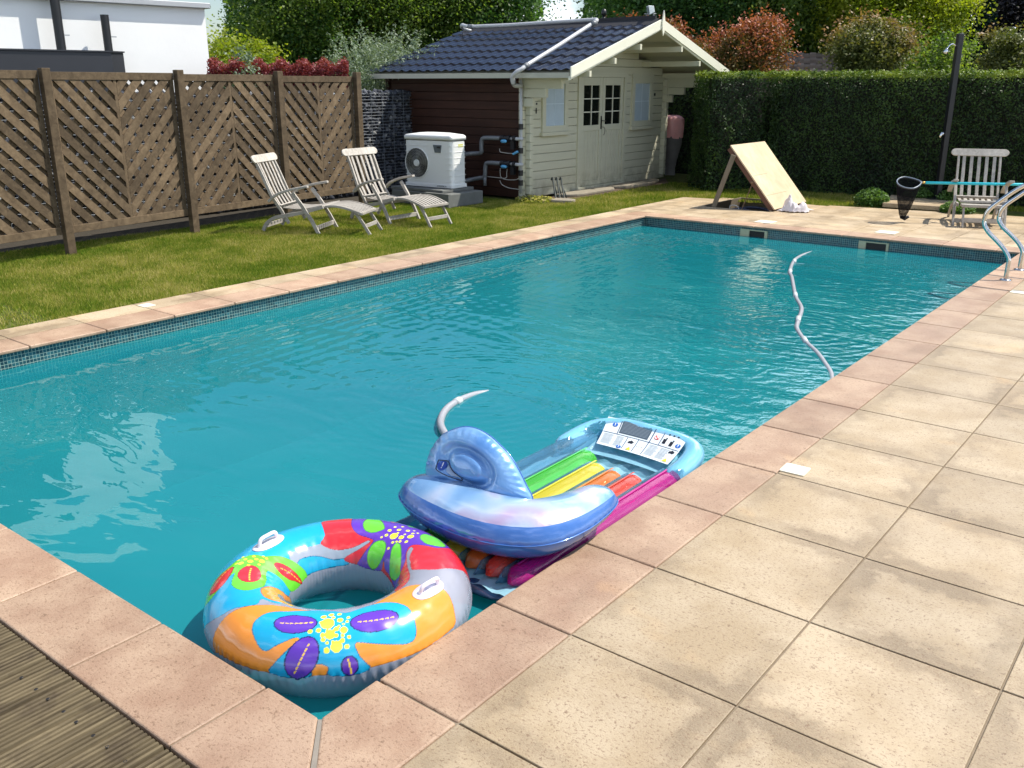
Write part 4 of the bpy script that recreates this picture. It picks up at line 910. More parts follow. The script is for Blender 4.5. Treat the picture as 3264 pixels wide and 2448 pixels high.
b = MB(); b.beam(L_(-4.60, 11.87, 0), L_(-4.34, 11.90, .80), .022, .075, (1, 0, 0)); b.build('prop', wood('grey_prop', (.2, .16, .11), (.32, .27, .2), 2), ht, bevel=.003)
b = MB(); b.tube([L_(-4.16, 11.9, -.05), L_(-4.02, 11.96, .41)], .007, 8); b.tube([L_(-4.05, 11.95, .40), L_(-3.99, 11.97, .42)], .025, 10); b.build('stay_rod', simple('rusty_steel', (.2, .13, .08), .5, .6), ht)
b = MB(); X0, Y0p, X1, Y1p = PIT
for q in (((X0 + .003, Y0p + .003, -.6), (X0 + .03, Y1p - .003, .018)), ((X1 - .03, Y0p + .003, -.6), (X1 - .003, Y1p - .003, .010)), ((X0 + .03, Y1p - .03, -.6), (X1 - .03, Y1p - .003, .016)), ((X0 + .03, Y0p + .003, -.6), (X1 - .03, Y0p + .03, -.004))):
    b.bb(L_(*q[0]), L_(*q[1]))
b.build('pit_frame', simple('old_frame_timber', (.16, .13, .09), .9, var=.3), ht)
b = MB(); b.bb(L_(X0 + .02, Y0p + .02, -.62), L_(X1 - .02, Y1p - .02, -.60)); b.build('pit_floor', simple('dark_pit', (.03, .022, .018), .9), ht)
b = MB(); b.tube(catmull([L_(-4.6, 12.3, -.12), L_(-4.3, 12.5, -.05), L_(-4.0, 12.5, -.06), L_(-3.75, 12.3, -.14)], 5), .022, 8); b.tube(catmull([L_(-4.62, 12.05, -.1), L_(-4.3, 12.2, -.04), L_(-3.9, 12.15, -.10)], 5), .018, 8); split_loose(b.build('hose_in_pit', simple('dark_blue_hose', (.03, .04, .09), .4), ht, smooth=True))
b = MB(); b.tube(catmull([L_(-4.35, 11.93, -.08), L_(-4.35, 11.93, .035), L_(-4.22, 11.93, .03), L_(-4.21, 11.93, -.08)], 3), .006, 6); b.build('pit_handle', MPVCL, ht, smooth=True)

# ---- towel
m = simple('white_towel', (.66, .61, .62), .95, var=.06, scale=20, bump=.003)
nx, ny = 44, 36; V = []; F_ = []
for j in range(ny):
    for i in range(nx):
        u, w_ = i / (nx - 1), j / (ny - 1); x_ = -3.60 + .40 * u; y_ = 11.93 + .30 * w_ + .10 * u
        pk = .20 * math.exp(-((u - .30) / .17) ** 2 - ((w_ - .5) / .42) ** 2) + .12 * math.exp(-((u - .82) / .15) ** 2 - ((w_ - .45) / .35) ** 2) + .05 * math.exp(-((u - .55) / .1) ** 2)
        wr = .018 * math.sin(14 * u + 5 * w_) + .014 * math.sin(9 * w_ - 17 * u + 2) + .008 * math.sin(31 * u + 23 * w_)
        ed = min(1, 7 * min(u, 1 - u, w_, 1 - w_)); V.append((x_ + .03 * math.sin(7 * w_), y_ + .03 * math.sin(8 * u), max(.004, .010 + (pk + abs(wr) * 1.2) * ed + .012 * abs(math.sin(19 * u + 9 * w_)))))
for j in range(ny - 1):
    for i in range(nx - 1): F_.append((j * nx + i, j * nx + i + 1, (j + 1) * nx + i + 1, (j + 1) * nx + i))
b = MB(); b.add(V, F_); o = b.build('towel', m, smooth=True); so_ = o.modifiers.new('solid', 'SOLIDIFY'); so_.thickness = .006
tag(o, 'crumpled white towel lying at the foot of the open wooden hatch', 'towel')

# ---- stainless handrails
rail = thing('pool_handrail', 'pair of polished steel pool handrails on the pink coping at the right', 'handrail', (.21, 8.54, 0))
for yy, zs in ((0.0, 1.0), (.66, .94)):
    prof = [(0, 0), (0, .13), (-.002, .21), (-.05, .29), (-.13, .37), (-.22, .45), (-.27, .53), (-.27, .61), (-.23, .69), (-.13, .79), (-.03, .88), (.10, .96), (.30, 1.02), (.55, 1.03), (.70, .95), (.75, .8), (.76, .4), (.76, 0)]
    b = MB(); b.tube(catmull([(x_, yy, z_ * zs) for x_, z_ in prof], 5), .0215, 16); rl = b.build('rail', MCHROME, rail, smooth=True)
    for xx in (0, .76):
        b = MB(); b.lathe([(.024, .016), (.03, .014), (.052, .008), (.054, 0)], 24, (xx, yy, .001)); f_ = b.build('flange', MCHROME, rl, smooth=True)

# ---- white cover plates let into the paving
MPLATE = simple('ivory_plastic_plate', (.74, .70, .56), .5, var=.03)
def plate(x, y, w_, h_, rz, label, screws=True):
    t = thing('cover_plate', label, 'cover plate', (x, y, 0), rz, 'ivory cover plates set in the paving')
    b = MB(); b.prism(rr(w_ / 2, h_ / 2, .008, 3), .001, .007); pb = b.build('plate', MPLATE, t, bevel=.0015)
    b = MB()
    for sx in (-1, 1):
        for sy in (-1, 1): b.lathe([(.0001, .0082), (.003, .008), (.0035, .0068)], 10, (sx * (w_ / 2 - .014), sy * (h_ / 2 - .014), 0))
    split_loose(b.build('screw', simple('plate_screw', (.25, .24, .22), .4, .6), t))
plate(.408, 2.735, .125, .115, R(3), 'ivory cover plate with four screws beside the near pink coping')
plate(.425, 7.99, .12, .13, R(0), 'ivory cover plate in the right paving by the steel handrails')
plate(-5.43, 2.69, .12, .11, R(0), 'small ivory cover plate in the left poolside strip by the lawn')
plate(-3.29, 10.83, .25, .25, 0, 'square white skimmer lid on the far coping in front of the hatch')
plate(-1.66, 10.91, .25, .25, 0, 'square white skimmer lid on the far coping in front of the deck chair')

# ---- skimmer mouths in the far wall
def skim(x0, x1, o0, o1, label):
    t = thing('skimmer', label, 'skimmer', ((x0 + x1) / 2, PL + .03, 0), 0, 'skimmer mouths in the far pool wall'); c_ = (x0 + x1) / 2
    MS = simple('aged_cream_plastic', (.50, .47, .30), .5); za, zb = -.215, -.052
    b = MB(); b.bb((x0 - c_, -.022, za), (o0 - c_, 0, zb)); b.bb((o1 - c_, -.022, za), (x1 - c_, 0, zb)); b.bb((o0 - c_, -.022, zb - .012), (o1 - c_, 0, zb)); b.bb((o0 - c_, -.022, za), (o1 - c_, 0, za + .03)); b.build('frame', MS, t)
    b = MB(); b.bb((o0 - c_, -.004, za + .03), (o1 - c_, -.001, zb - .012)); b.build('dark_mouth', simple('throat_shade', (.012, .010, .008), .6), t)  # flat near-black panel paints the shade inside the opening
skim(-3.44, -3.05, -3.31, -3.09, 'cream framed skimmer mouth in the far pool wall nearer the left corner')
skim(-1.83, -1.46, -1.74, -1.49, 'cream framed skimmer mouth in the far pool wall nearer the handrails')

# ---- hoses
MH = simple('pale_hose', (.30, .31, .34), .35, var=.1, scale=30)
def ribbed(bb, pts, r_, n=14):
    cs_ = catmull(pts, 40); acc = 0; out = [cs_[0]]; rs = [r_]
    step = .008; k = 0
    for a_, c_ in zip(cs_[:-1], cs_[1:]):
        acc += (c_ - a_).length
        if acc >= step: out.append(c_); k += 1; rs.append(r_ * (1.0 if k % 2 else .90)); acc = 0
    bb.tube(out, rs, n)
hs = thing('vacuum_hose', 'long pale ribbed pool hose floating along the right half of the pool', 'hose', (-1.3, 7.0, WZ))
pts = [(-2.45, 10.32, -.30), (-2.33, 10.15, -.17), (-2.22, 9.91, -.150), (-2.20, 9.45, -.135), (-2.12, 8.99, -.130), (-1.89, 8.31, -.128), (-1.77, 8.07, -.128), (-1.38, 7.21, -.130), (-1.13, 6.73, -.128), (-.97, 6.25, -.128), (-.87, 5.98, -.13), (-.66, 5.64, -.132), (-.48, 5.40, -.132), (-.32, 5.15, -.134), (-.17, 4.88, -.138), (-.09, 4.6, -.16), (-.1, 4.2, -.3)]
o_ = Vector((1.3, -7.0, -WZ)); b = MB(); ribbed(b, [Vector(p) + o_ + Vector((0, 0, -.019)) for p in pts], .020); b.build('hose_tube', MH, hs, smooth=True)
for p_, q_ in (((-2.13, 9.04, -.128), (-2.08, 8.90, -.128)), ((-1.92, 8.40, -.126), (-1.87, 8.26, -.126)), ((-1.42, 7.30, -.128), (-1.36, 7.16, -.128)), ((-1.01, 6.36, -.126), (-.96, 6.22, -.126)), ((-.71, 5.72, -.13), (-.64, 5.60, -.13))):
    b = MB(); b.tube([Vector(p_) + o_ + Vector((0, 0, -.017)), Vector(q_) + o_ + Vector((0, 0, -.017))], .0225, 14); b.build('hose_cuff', simple('white_cuff', (.5, .53, .54), .35), hs, smooth=True)
h2 = thing('hose_end', 'short curved piece of pale hose rising behind the blue inflatable', 'hose', (-1.8, 2.7, WZ))
b = MB(); o_ = Vector((1.8, -2.7, -WZ)); ribbed(b, [Vector(p) + o_ for p in ((-1.66, 3.5, -.30), (-1.80, 3.28, -.205), (-1.89, 3.08, -.165), (-1.91, 2.90, -.148), (-1.86, 2.66, -.138), (-1.74, 2.45, -.132), (-1.57, 2.28, -.12), (-1.35, 2.18, -.17))], .0235); b.build('hose_tube', MH, h2, smooth=True)
b = MB(); b.tube([Vector((-1.897, 2.80, -.1435)) + o_, Vector((-1.881, 2.74, -.141)) + o_], .028, 14); b.build('hose_cuff', simple('white_cuff', (.5, .53, .54), .35), h2, smooth=True)

# ---- stakes leaning on the shed, flat stone, covered container
stk = thing('folded_stakes', 'bundle of three dark folded metal garden stakes leaning by the shed wall', 'stakes', (-7.1, 11.3, 0))
for i in range(3):
    b = MB(); x_ = .0 + i * .05; b.tube(catmull([(-.24 + x_, .02 + i * .05, .29), (-.20 + x_, .0 + i * .05, .33), (-.17 + x_, -.02 + i * .05, .27), (-.05 + x_, -.12 + i * .05, .05), (.0 + x_, -.16 + i * .05, -.03)], 5), .014, 8); b.tube([(-.21 + x_, .03 + i * .05, .26), (-.02 + x_, -.07 + i * .05, .0)], .011, 8); b.build('stake', simple('dark_green_metal', (.035, .045, .04), .5), stk, smooth=True)
def stone(label, pts, h_, name='flat_stone'):
    b = MB(); q = [tuple(p)[:2] for p in catmull([(x_, y_, 0) for x_, y_ in pts], 4, True)]; b.prism(q, -.03, h_); tag(b.build(name, MSTONE, bevel=.01), label, 'stone')
stone('flat pale stone in the grass under the leaning stakes', [(-7.02, 10.85), (-6.72, 10.95), (-6.72, 11.15), (-6.95, 11.2), (-7.1, 11.05)], .03)
stone('long flat stone along the foot of the shed under its doors', [(-7.52, 11.7), (-7.2, 11.9), (-7.18, 12.6), (-7.2, 13.1), (-7.52, 13.2)], .015)
stone('broken flat stone along the shed foot right of the doors', [(-7.52, 13.4), (-7.22, 13.5), (-7.16, 14.2), (-7.3, 14.9), (-7.52, 14.9)], .022)
b = MB(); b.add([(-7.6, 10.8, -.03), (-6.95, 11.0, -.03), (-6.98, 13.3, -.03), (-6.9, 14.6, -.03), (-7.6, 15.7, -.03)], [(0, 1, 2, 3, 4)])
tag(b.build('bare_soil', simple('bare_soil', (.085, .055, .035), .95, var=.4, scale=9, bump=.01)), kind='structure')
b = MB(); b.add([(-13, 1.0, -.03), (-8.75, 1.0, -.03), (-8.9, 3.6, -.03), (-9.2, 5.4, -.03), (-9.35, 8.6, -.03), (-9.2, 9.2, -.03), (-9.6, 12, -.03), (-13, 12, -.03)], [tuple(range(8))])
tag(b.build('shaded_soil_behind_fence', simple('shaded_soil', (.035, .028, .018), .95, var=.4, scale=9, bump=.01)), kind='structure')  # soil tone darkened to paint in the shade behind the fence
pk = thing('covered_container', 'pink plastic sheet over a tapered grey container between shed and hedge', 'container', (-7.72, 16.1, 0)); pk.scale = (1.12, 1.12, 1.05)
b = MB(); n = 28; vs = []
for j, (r_, z_) in enumerate(((.20, .72), (.215, .80), (.215, .95), (.205, 1.05), (.20, 1.10), (.12, 1.125), (.002, 1.13))):
    for i in range(n): a_ = 2 * math.pi * i / n; k = 1 + .05 * math.sin(a_ * 7 + j * 1.3) + .03 * math.sin(a_ * 13 + j); vs.append((r_ * k * math.cos(a_), r_ * k * math.sin(a_), z_ + .03 * math.sin(a_ * 3 + j) * (.4 if j < 4 else .8)))
b.add(vs, [(j * n + i, j * n + (i + 1) % n, (j + 1) * n + (i + 1) % n, (j + 1) * n + i) for j in range(6) for i in range(n)]); b.build('pink_sheet', simple('pink_plastic', (.78, .38, .38), .35, var=.25, scale=9), pk, smooth=True)
b = MB(); b.lathe([(.20, .78), (.19, .6), (.13, .35), (.09, .12), (.10, .0)], 20); b.build('tapered_body', simple('grey_container', (.15, .145, .14), .7, var=.4), pk, smooth=True)

# ---- small ground plants
def stemplant(name, label, cat, c_, n, rad, h_, leaf, mat, seed):
    g = np.random.default_rng(seed); a_ = g.uniform(0, 6.28, n); r_ = rad * np.sqrt(g.random(n)); t = g.random(n) ** .7
    hh = h_ * (1 - .5 * (r_ / rad) ** 2)
    P = np.stack([c_[0] + r_ * np.cos(a_), c_[1] + r_ * np.sin(a_), -.02 + hh * t], 1); o = thing(name, label, cat, (c_[0], c_[1], 0))
    V, F, lv = leafquads(P - np.array([c_[0], c_[1], 0]), leaf, up=.6, lv=np.clip(t * .6 + g.random(n) * .4, 0, 1)); np_mesh('foliage', V, F, mat, o, {'lv': ('FACE', 'FLOAT', lv)})
    b = MB()
    for i in range(14): q = g.uniform(-1, 1, 2) * rad * .7; b.tube([(q[0] * .2, q[1] * .2, -.03), (q[0], q[1], h_ * .75)], .004, 5)
    b.build('stems', simple('green_stem', (.06, .09, .03), .8), o); return o
MFERN = leafmat('fresh_groundcover', [(.025, .07, .015), (.08, .17, .035), (.17, .27, .07)], .35)
stemplant('green_plant', 'bushy green plant on the terrace edge left of the net', 'plant', (-2.74, 13.62), 2600, .26, .30, .045, MFERN, 1)
stemplant('green_plant', 'low leafy plant behind the hanging black net', 'plant', (-2.32, 14.62), 1500, .24, .26, .045, MFERN, 2)
stemplant('green_plant', 'low leafy plant between shower post and grey chair', 'plant', (-1.78, 14.6), 1600, .26, .27, .045, MFERN, 3)
stemplant('green_plant', 'dark leafy plant growing behind the legs of the grey chair', 'plant', (-1.45, 13.55), 1500, .24, .20, .045, MFERN, 4)
stemplant('grass_tuft', 'tuft of long grass at the cream corner of the shed', 'grass tuft', (-7.30, 10.80), 420, .34, .10, .05, MGRASS, 5)
# ================================================================== INFLATABLES
def uv_(pts, smooth=True):
    # plan of the printed tube unrolled: x runs round the ring, y round the tube
    q = [(x / 1440 * 2 * math.pi - math.pi, (720 - y) / 720 * 2 * math.pi - 1.2) for x, y in pts]
    return [(p.x, p.y) for p in catmull([(a, b_, 0) for a, b_ in q], 3, True)] if smooth else q
def el_(x, y, a, b_, rot): c, s_ = math.cos(R(rot)), math.sin(R(rot)); return [(x + a * math.cos(k * math.pi / 9) * c - b_ * math.sin(k * math.pi / 9) * s_, y + a * math.cos(k * math.pi / 9) * s_ + b_ * math.sin(k * math.pi / 9) * c) for k in range(18)]
ART = [
 ('blue', [(-128,420),(-125,350),(-95,322),(0,326),(30,318),(60,250),(105,230),(150,225),(215,290),(262,345),(290,362),(340,350),(385,350),(382,372),(340,385),(352,412),(320,455),(300,500),(262,560),(250,577),(150,577),(0,577),(-60,577),(-125,577)]),
 ('blue', [(-200,246),(-100,242),(0,240),(20,240),(15,292),(-40,296),(-90,285),(-140,268),(-195,268)]),
 ('green', [(0,235),(55,218),(105,228),(130,260),(150,325),(165,335),(210,330),(260,345),(283,385),(270,415),(235,432),(195,425),(190,430),(225,470),(232,510),(212,545),(180,530),(155,465),(125,440),(100,400),(95,370),(60,340),(25,300),(-5,262),(-12,238)]),
 ('red', [(22,222),(60,245),(95,265),(118,295),(112,325),(95,332),(75,315),(50,280),(28,245)]), ('red', el_(197,381,45,34,0)), ('red', [(152,440),(180,433),(215,450),(225,480),(212,510),(192,512),(172,485)]),
 ('orange', [(85,175),(135,205),(200,238),(245,280),(290,305),(350,322),(405,330),(420,357),(385,348),(360,365),(325,372),(285,362),(262,343),(210,285),(160,240),(120,215)]),
 ('orange', [(308,588),(312,510),(325,455),(355,410),(400,375),(450,368),(510,368),(570,392),(640,375),(700,356),(735,356),(765,375),(785,430),(798,470),(782,530),(772,562),(740,566),(670,567),(600,566),(500,572),(400,577),(340,582)]),
 ('blue', [(385,465),(395,420),(430,395),(480,368),(510,361),(545,372),(570,393),(600,383),(635,376),(670,390),(695,430),(697,465),(685,520),(668,535),(635,520),(590,498),(580,500),(585,530),(598,572),(537,573),(535,550),(522,540),(510,550),(506,575),(443,575),(450,545),(470,505),(485,480),(475,478),(450,500),(430,522),(405,500)]),
 ('purple', el_(468,435,45,32,-12)), ('purple', el_(623,445,49,35,12)), ('purple', el_(494,525,27,57,10)), ('purple', el_(568,551,14,27,0)),
 ('red', [(730,355),(765,318),(820,300),(880,272),(930,236),(1000,236),(1100,250),(1200,248),(1258,265),(1200,295),(1162,322),(1170,326),(1220,300),(1290,295),(1340,322),(1318,350),(1318,420),(1300,440),(1270,455),(1262,577),(1050,577),(925,577),(900,510),(870,450),(848,400),(870,342),(920,335),(960,340),(985,362),(998,360),(985,340),(950,328),(910,325),(870,332),(800,352)]),
 ('purple', [(878,275),(920,238),(965,238),(1010,250),(1050,258),(1070,280),(1070,250),(1110,240),(1160,240),(1198,250),(1180,275),(1150,325),(1165,335),(1210,345),(1235,375),(1241,420),(1240,520),(1215,570),(1170,577),(1160,480),(1140,440),(1128,480),(1120,560),(1070,575),(1050,500),(1040,470),(1020,520),(985,500),(962,450),(960,420),(985,390),(1005,365),(990,340),(950,320),(918,290)]),
 ('green', [(918,275),(945,255),(985,246),(1010,255),(1040,290),(1062,325),(1060,348),(1040,348),(1000,325),(950,300),(922,292)]), ('green', el_(1119,290,38,49,10)), ('green', [(1137,380),(1160,358),(1190,362),(1207,395),(1206,455),(1205,500),(1185,490),(1170,440),(1145,400)]), ('green', el_(1003,442,37,40,0)), ('green', el_(1095,475,12,32,0)),
]
DOTS=[(-0.820,1.318,0.0217),(-0.794,1.021,0.0163),(-0.746,0.733,0.0181),(-0.864,1.545,0.0090),(-0.794,1.614,0.0090),(-0.711,1.396,0.0096),(-0.685,1.100,0.0120),(-0.746,1.143,0.0084),(-0.886,1.134,0.0084),(-0.951,1.100,0.0078),(-0.851,1.012,0.0078),(-0.842,0.899,0.0072),(-0.702,0.855,0.0078),(-0.746,0.986,0.0066),(-0.698,0.969,0.0060),(-0.650,0.916,0.0060),(-0.816,0.663,0.0090),(-0.672,0.707,0.0078),(-0.812,0.829,0.0054),(-0.772,0.838,0.0048),(-0.724,1.204,0.0048),(-0.772,1.501,0.0060),(-0.716,1.623,0.0072),(-0.637,1.440,0.0054),(-0.685,1.265,0.0042),(-0.650,1.318,0.0054),(-0.777,1.318,0.0042),(-0.877,1.353,0.0060),(-0.816,1.134,0.0042),(1.614,1.894,0.0157),(1.501,1.841,0.0102),(1.414,1.667,0.0120),(1.737,1.754,0.0072),(1.641,1.606,0.0078),(1.545,1.501,0.0072),(1.453,1.518,0.0060),(1.724,1.946,0.0066),(1.370,1.885,0.0066),(1.457,1.972,0.0054),(1.501,2.025,0.0048),(1.549,2.086,0.0060),(1.553,2.286,0.0054),(1.724,1.536,0.0054),(1.667,1.379,0.0054),(1.772,2.051,0.0042),(1.431,1.396,0.0048),(1.505,1.361,0.0042),(1.606,1.745,0.0048),(1.510,1.693,0.0042),(-2.557,1.641,0.0102),(-2.614,1.902,0.0102),(-2.513,1.431,0.0102),(-2.622,1.745,0.0066),(-2.596,1.475,0.0066),(-2.666,1.632,0.0060),(-2.518,1.300,0.0060),(-2.705,1.946,0.0054),(-2.526,1.894,0.0048),(-2.470,1.658,0.0054),(-2.649,1.344,0.0048),(-2.714,1.841,0.0048),(-2.587,1.283,0.0048)]
RCX, RCY, RR, Rr, RCZ = -.495, .527, .352, .148, -.025
ring = thing('swim_ring', 'colourful flower printed swim ring floating in the near corner of the pool', 'swim ring', (RCX, RCY, RCZ))
NT, NP_ = 960, 320
th = np.linspace(-np.pi, np.pi, NT, endpoint=False); ph = np.linspace(-np.pi, np.pi, NP_, endpoint=False); T, PH = np.meshgrid(th, ph, indexing='ij')
# puckers along the outer and inner seams
sea = 2.0 * np.exp(-(np.abs(PH + .06) / .17) ** 2) + np.exp(-((np.pi - np.abs(PH)) / .3) ** 2) * .15
rr_ = Rr + .0012 * np.sin(T * 96 + 2 * np.sin(T * 7)) * sea + .0005 * np.sin(T * 37) * np.sin(PH * 5)
V = np.stack([(RR + rr_ * np.cos(PH)) * np.cos(T), (RR + rr_ * np.cos(PH)) * np.sin(T), rr_ * np.sin(PH) - .004 * np.exp(-(np.abs(PH) / .06) ** 2)], -1).reshape(-1, 3)
ii, jj = np.meshgrid(np.arange(NT), np.arange(NP_), indexing='ij'); i2, j2 = (ii + 1) % NT, (jj + 1) % NP_
F = np.stack([ii * NP_ + jj, i2 * NP_ + jj, i2 * NP_ + j2, ii * NP_ + j2], -1).reshape(-1, 4)
PAL = {'clear': (.60, .62, .74, .2), 'blue': (.010, .36, .62, 1), 'orange': (.78, .27, .025, 1), 'green': (.14, .62, .035, 1), 'red': (.66, .022, .03, 1), 'purple': (.115, .035, .42, 1), 'yellow': (.85, .80, .05, 1), 'line': (.01, .02, .10, 1), 'fillg': (.16, .66, .04, 1)}
col = np.zeros((NT, NP_, 4)); col[:] = PAL['clear']
def inside(poly, X, Y):
    c_ = np.zeros(X.shape, bool); n = len(poly)
    for i in range(n):
        (x0, y0), (x1, y1) = poly[i], poly[(i + 1) % n]
        if y0 == y1: continue
        c_ ^= ((Y < y0) != (Y < y1)) & (X < (x1 - x0) * (Y - y0) / (y1 - y0) + x0)
    return c_
def pdist(poly, X, Y):
    d_ = np.full(X.shape, 9.0); n = len(poly)
    for i in range(n):
        (x0, y0), (x1, y1) = poly[i], poly[(i + 1) % n]; dx, dy = (x1 - x0) * RR, (y1 - y0) * Rr; L2 = dx * dx + dy * dy + 1e-9
        t = np.clip((((X - x0) * RR) * dx + ((Y - y0) * Rr) * dy) / L2, 0, 1); d_ = np.minimum(d_, np.hypot((X - x0) * RR - dx * t, (Y - y0) * Rr - dy * t))
    return d_
def paint(kind, poly, outline=None, stitch=None):
    for sh in (-2 * math.pi, 0, 2 * math.pi):
        p = [(a + sh, b_) for a, b_ in poly]; tx = [a for a, _ in p]; py = [b_ for _, b_ in p]
        mk = (th > min(tx) - .05) & (th < max(tx) + .05)
        if not mk.any(): continue
        idx = np.where(mk)[0]; X, Y = T[idx], np.where(PH[idx] < -1.2, PH[idx] + 2 * np.pi, PH[idx]); ins = inside(p, X, Y); sub = col[idx]; sub[ins] = PAL[kind]
        if outline is not None:
            dd_ = pdist(p, X, Y); sub[ins & (dd_ < outline)] = PAL['line'] if kind == 'purple' else tuple(np.array(PAL[kind]) * (.35, .35, .35, 1))
        if stitch:
            (ax, ay), (bx, by) = stitch; dx, dy = bx - ax, by - ay
            for q in range(0, 14, 2):
                u0, u1 = .12 + .76 * q / 14, .12 + .76 * (q + 1) / 14; mx_, my_ = ax + dx * u0 + sh, ay + dy * u0; nx_, ny_ = ax + dx * u1 + sh, ay + dy * u1
                d_ = pdist([(mx_, my_), (nx_, ny_)], X, Y); sub[d_ < .0022] = (.85, .55, .05, 1)
        col[idx] = sub
for k, raw in ART:
    big = len(raw) > 18; poly = uv_(raw, len(raw) != 18); small_ = len(raw) < 13
    st_ = None
    if k in ('purple', 'red') and not big:
        P_ = np.array(poly); dm = np.hypot((P_[:, None, 0] - P_[None, :, 0]) * RR, (P_[:, None, 1] - P_[None, :, 1]) * Rr); a_, b_ = np.unravel_index(dm.argmax(), dm.shape); st_ = (poly[a_], poly[b_])
    paint(k, poly, .0022 if big else .0036, st_)
for (a_, b_, r_) in DOTS:
    dt = np.abs((T - a_ + np.pi) % (2 * np.pi) - np.pi) * (RR + Rr * np.cos(b_)); dp = np.abs(PH - b_) * Rr; col[np.hypot(dt, dp) < r_ * 1.08] = PAL['yellow']
m = NM('printed_vinyl'); a = m.attr('print', 'Color'); al = m.n('ShaderNodeAttribute', attribute_name='print').outputs['Alpha']
pb = m.n('ShaderNodeBsdfPrincipled'); m.l(a, pb.inputs['Base Color']); pb.inputs['Roughness'].default_value = .22; pb.inputs['Specular IOR Level'].default_value = .55; pb.inputs['Coat Weight'].default_value = .5; pb.inputs['Coat Roughness'].default_value = .06
wr = m.n('ShaderNodeTexNoise'); m.l(m.coord(), wr.inputs['Vector']); wr.inputs['Scale'].default_value = 5; wr.inputs['Detail'].default_value = 2; m.l(m.bump(wr.outputs[0], .010), pb.inputs['Normal'])
tb = m.n('ShaderNodeBsdfTransparent'); tb.inputs[0].default_value = (.80, .84, .90, 1); ms = m.n('ShaderNodeMixShader'); m.l(m.mr(al, .2, 1, .45, .97), ms.inputs[0]); m.l(tb.outputs[0], ms.inputs[1]); m.l(pb.outputs[0], ms.inputs[2]); m.surf(ms.outputs[0])
np_mesh('printed_tube', V, F, m.m, ring, {'print': ('POINT', 'FLOAT_COLOR', col.reshape(-1, 4))}, smooth=True)
MHND = simple('white_vinyl_handle', (.74, .68, .76), .3, var=.02, coat=.4)
def ringpt(t, p, h=0): return Vector(((RR + (Rr + h) * math.cos(p)) * math.cos(t), (RR + (Rr + h) * math.cos(p)) * math.sin(t), (Rr + h) * math.sin(p)))
for (ta, pa), (tb_, pb_) in (((-2.76, 1.55), (-3.20, 1.60)), ((.03, 1.40), (.42, 1.20))):
    tm, pm = (ta + tb_) / 2, (pa + pb_) / 2; A_, B_, M_ = ringpt(ta, pa), ringpt(tb_, pb_), ringpt(tm, pm); ax_ = (B_ - A_).normalized(); nn_ = (M_ - Vector((RR * math.cos(tm), RR * math.sin(tm), 0))).normalized(); sd = nn_.cross(ax_).normalized(); hl = (B_ - A_).length / 2 * .98
    b = MB(); n = 30; vs = []
    for s_, hgt in ((1.0, .0005), (.97, .004), (.0, .005)):
        for i in range(n):
            a_ = 2 * math.pi * i / n; u_ = math.copysign(abs(math.cos(a_)) ** .75, math.cos(a_)) * hl * s_; w_ = math.copysign(abs(math.sin(a_)) ** .9, math.sin(a_)) * .034 * s_; q = M_ + ax_ * u_ + sd * w_
            # drop onto the tube
            t_ = math.atan2(q.y, q.x); c0 = Vector((RR * math.cos(t_), RR * math.sin(t_), 0)); vs.append(c0 + (q - c0).normalized() * (Rr + hgt + .001))
    b.add(vs, [(j * n + i, j * n + (i + 1) % n, (j + 1) * n + (i + 1) % n, (j + 1) * n + i) for j in range(2) for i in range(n)]); hnd = b.build('handle', MHND, ring, smooth=True)
    b = MB(); k = hl * .62; b.tube(catmull([M_ - ax_ * k + nn_ * .0, M_ - ax_ * k * .95 + nn_ * .02, M_ - ax_ * k * .7 + nn_ * .034, M_ + nn_ * .036, M_ + ax_ * k * .7 + nn_ * .034, M_ + ax_ * k * .95 + nn_ * .02, M_ + ax_ * k + nn_ * .0], 5), .0075, 10); b.build('grip', MHND, hnd, smooth=True)

# ---- transparent rainbow air mattress
mt = thing('air_mattress', 'clear air mattress with rainbow coloured tubes floating along the right pool edge', 'air mattress', (-.42, 1.8, -.05))
MO = Vector((.42, -1.8, .05))
def vinyl(name, colr, opac, rough=.12, bmp=.01, sc=6):
    m = NM(name); nrm = m.bump(m.noise(m.mapping(m.coord(), (1, .35, 1)), sc, 4, .55, .5), bmp)
    p_ = m.n('ShaderNodeBsdfPrincipled'); p_.inputs['Base Color'].default_value = (*colr, 1); p_.inputs['Roughness'].default_value = rough; p_.inputs['Coat Weight'].default_value = .6; p_.inputs['Coat Roughness'].default_value = .05; m.l(nrm, p_.inputs['Normal'])
    t_ = m.n('ShaderNodeBsdfTransparent'); t_.inputs[0].default_value = tuple(min(1, .55 + .5 * q) for q in colr) + (1,)
    x_ = m.n('ShaderNodeMixShader'); fr_ = m.n('ShaderNodeFresnel'); fr_.inputs[0].default_value = 1.45; m.l(nrm, fr_.inputs[1]); m.l(m.math('ADD', fr_.outputs[0], opac, clamp=True), x_.inputs[0]); m.l(t_.outputs[0], x_.inputs[1]); m.l(p_.outputs[0], x_.inputs[2]); m.surf(x_.outputs[0]); return m.m
VCL = vinyl('clear_blue_vinyl', (.16, .42, .60), .16, .07, .03, 5); VNAVY = vinyl('navy_vinyl', (.02, .06, .14), .8)
